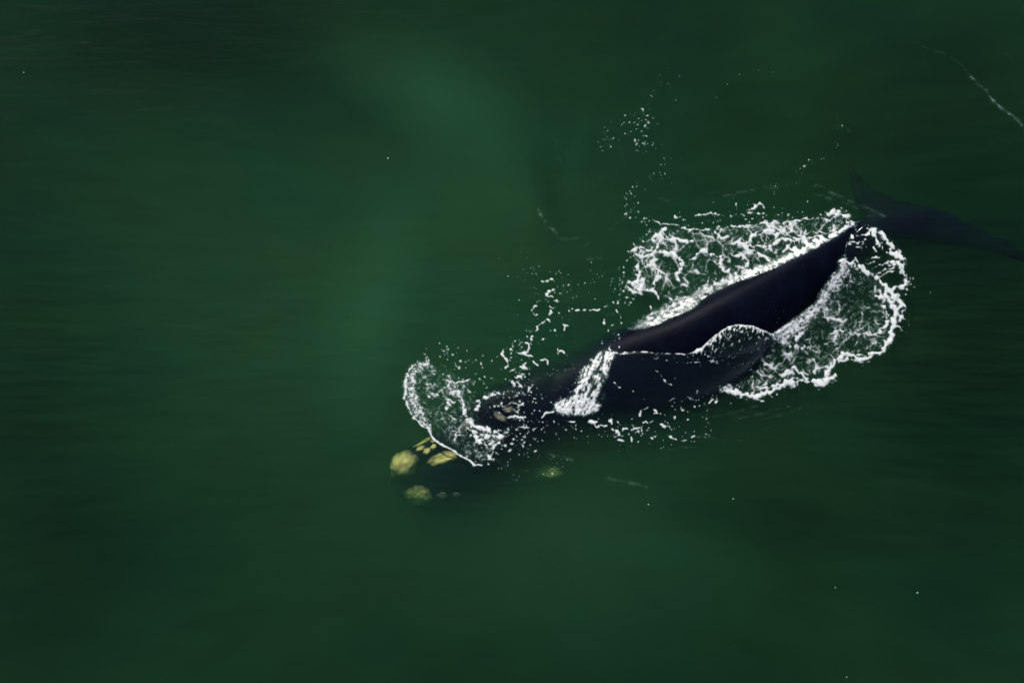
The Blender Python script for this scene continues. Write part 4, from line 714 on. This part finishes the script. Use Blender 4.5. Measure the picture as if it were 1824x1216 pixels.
def build_foam(key, label, cat, hmax, spec, halo=0.0):
    Ly = layers[key]; cov = cover_of(Ly, halo); thr = 0.03
    ins = cov > thr; ins[0] = ins[-1] = False; ins[:, 0] = ins[:, -1] = False
    h, w = ins.shape
    # cell (j, i) has corner nodes (j, i) .. (j+1, i+1)
    c00, c10, c01, c11 = ins[:-1, :-1], ins[:-1, 1:], ins[1:, :-1], ins[1:, 1:]
    anyc = c00 | c10 | c01 | c11
    sx = np.zeros(anyc.shape); sy = np.zeros(anyc.shape); cnt = np.zeros(anyc.shape)
    f = cov - thr
    def cross(a, b_, fa, fb, x0, y0, x1, y1):
        nonlocal sx, sy, cnt
        mk = a ^ b_; t = np.clip(np.where(mk, fa / (fa - fb + 1e-12), 0), 0, 1); sx = sx + mk * (x0 + (x1 - x0) * t); sy = sy + mk * (y0 + (y1 - y0) * t); cnt = cnt + mk
    f00, f10, f01, f11 = f[:-1, :-1], f[:-1, 1:], f[1:, :-1], f[1:, 1:]
    cross(c00, c10, f00, f10, 0, 0, 1, 0); cross(c01, c11, f01, f11, 0, 1, 1, 1); cross(c00, c01, f00, f01, 0, 0, 0, 1); cross(c10, c11, f10, f11, 1, 0, 1, 1)
    edge = cnt > 0
    ox_ = np.where(edge, sx / np.maximum(cnt, 1), 0.5); oy_ = np.where(edge, sy / np.maximum(cnt, 1), 0.5)
    jj, ii_ = np.nonzero(anyc); vid = -np.ones(anyc.shape, np.int64); vid[jj, ii_] = np.arange(len(jj))
    avg = lambda A_: (A_[:-1, :-1] + A_[:-1, 1:] + A_[1:, :-1] + A_[1:, 1:])[jj, ii_] / 4
    cv = avg(cov); H = hmax * np.sqrt(np.clip(Ly['d'], 0, 1.2)) * (0.6 + 0.9 * relief + 0.5 * spec * relief2) + 0.008 * cov
    for _ in range(4): H[1:-1, 1:-1] = (2 * H[1:-1, 1:-1] + H[:-2, 1:-1] + H[2:, 1:-1] + H[1:-1, :-2] + H[1:-1, 2:]) / 6
    x = FX0 + ii_ + ox_[jj, ii_]; y = FY0 + jj + oy_[jj, ii_]
    hh = np.maximum(avg(H), 0.001) + 0.006
    z = avg(base_z) + hh
    cv = np.where(edge[jj, ii_], cv * 0.5, cv)
    nj, ni = np.nonzero(ins)
    Fq = np.stack([vid[nj - 1, ni - 1], vid[nj, ni - 1], vid[nj, ni], vid[nj - 1, ni]], 1)
    me = mesh_np(key, np.stack([wx(x), wy(y), z], 1), Fq)
    at = me.attributes.new('cover', 'FLOAT', 'POINT'); at.data.foreach_set('value', np.clip(cv, 0, 1).astype(np.float32))
    return link('sea_foam', me, M_FOAM, label=label, cat=cat, kind='stuff')
build_foam('head', 'curling white foam collar splashing over the submerged head', 'foam', 0.018, 0.5, 0.24)
build_foam('cascade', 'white water pouring down off the whale\'s shoulder in a narrow chute', 'foam', 0.022, 0.6, 0.2)
build_foam('rim', 'thin bright foam line and ruffled hump along the lower edge of the dry back', 'foam', 0.018, 0.4)
build_foam('flank', 'broad lacy foam patch spreading above the whale\'s upper flank', 'foam', 0.016, 0.4, 0.24)
build_foam('tail', 'curved ring of thick foam beside the tail end of the whale', 'foam', 0.018, 0.4, 0.24)
build_foam('glint_streak', 'faint pale wave glints painted as thin foam streaks on dark water at the far upper right', 'foam', 0.006, 0.1)
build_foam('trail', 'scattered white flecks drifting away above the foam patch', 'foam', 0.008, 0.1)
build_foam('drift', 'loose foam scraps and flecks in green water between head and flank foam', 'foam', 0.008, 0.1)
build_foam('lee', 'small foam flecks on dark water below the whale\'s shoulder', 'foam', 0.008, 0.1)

# lone flecks far out on the open water, each a low blob of froth
fv, ff, fcv = [], [], []
for (px, py, rad) in [(43, 130, 1.1), (691, 282, 1.3), (1488, 1046, 0.9), (1634, 1055, 1.2), (1508, 1205, 1.0), (1155, 898, 1.1), (1306, 888, 1.0), (905, 492, 1.0)]:
    o_ = len(fv); zc = float(surf_at(np.array(float(px)), np.array(float(py)))); fv.append((wx(px), wy(py), zc + 0.02)); fcv.append(0.9)
    for k in range(9):
        a = 2 * math.pi * k / 9; q = rad * (0.8 + 0.4 * random.Random(px + k).random()); fv.append((wx(px + q * 1.25 * math.cos(a)), wy(py + q * math.sin(a)), zc + 0.003)); fcv.append(0.55)
    ff += [(o_, o_ + 1 + (k + 1) % 9, o_ + 1 + k) for k in range(9)]
me = bpy.data.meshes.new('open_water_flecks'); me.from_pydata(fv, [], ff); me.update(); me.polygons.foreach_set('use_smooth', np.ones(len(ff), bool))
me.attributes.new('cover', 'FLOAT', 'POINT').data.foreach_set('value', fcv)
link('sea_foam', me, M_FOAM, label='tiny lone white flecks far apart on the open green water', cat='foam', kind='stuff')
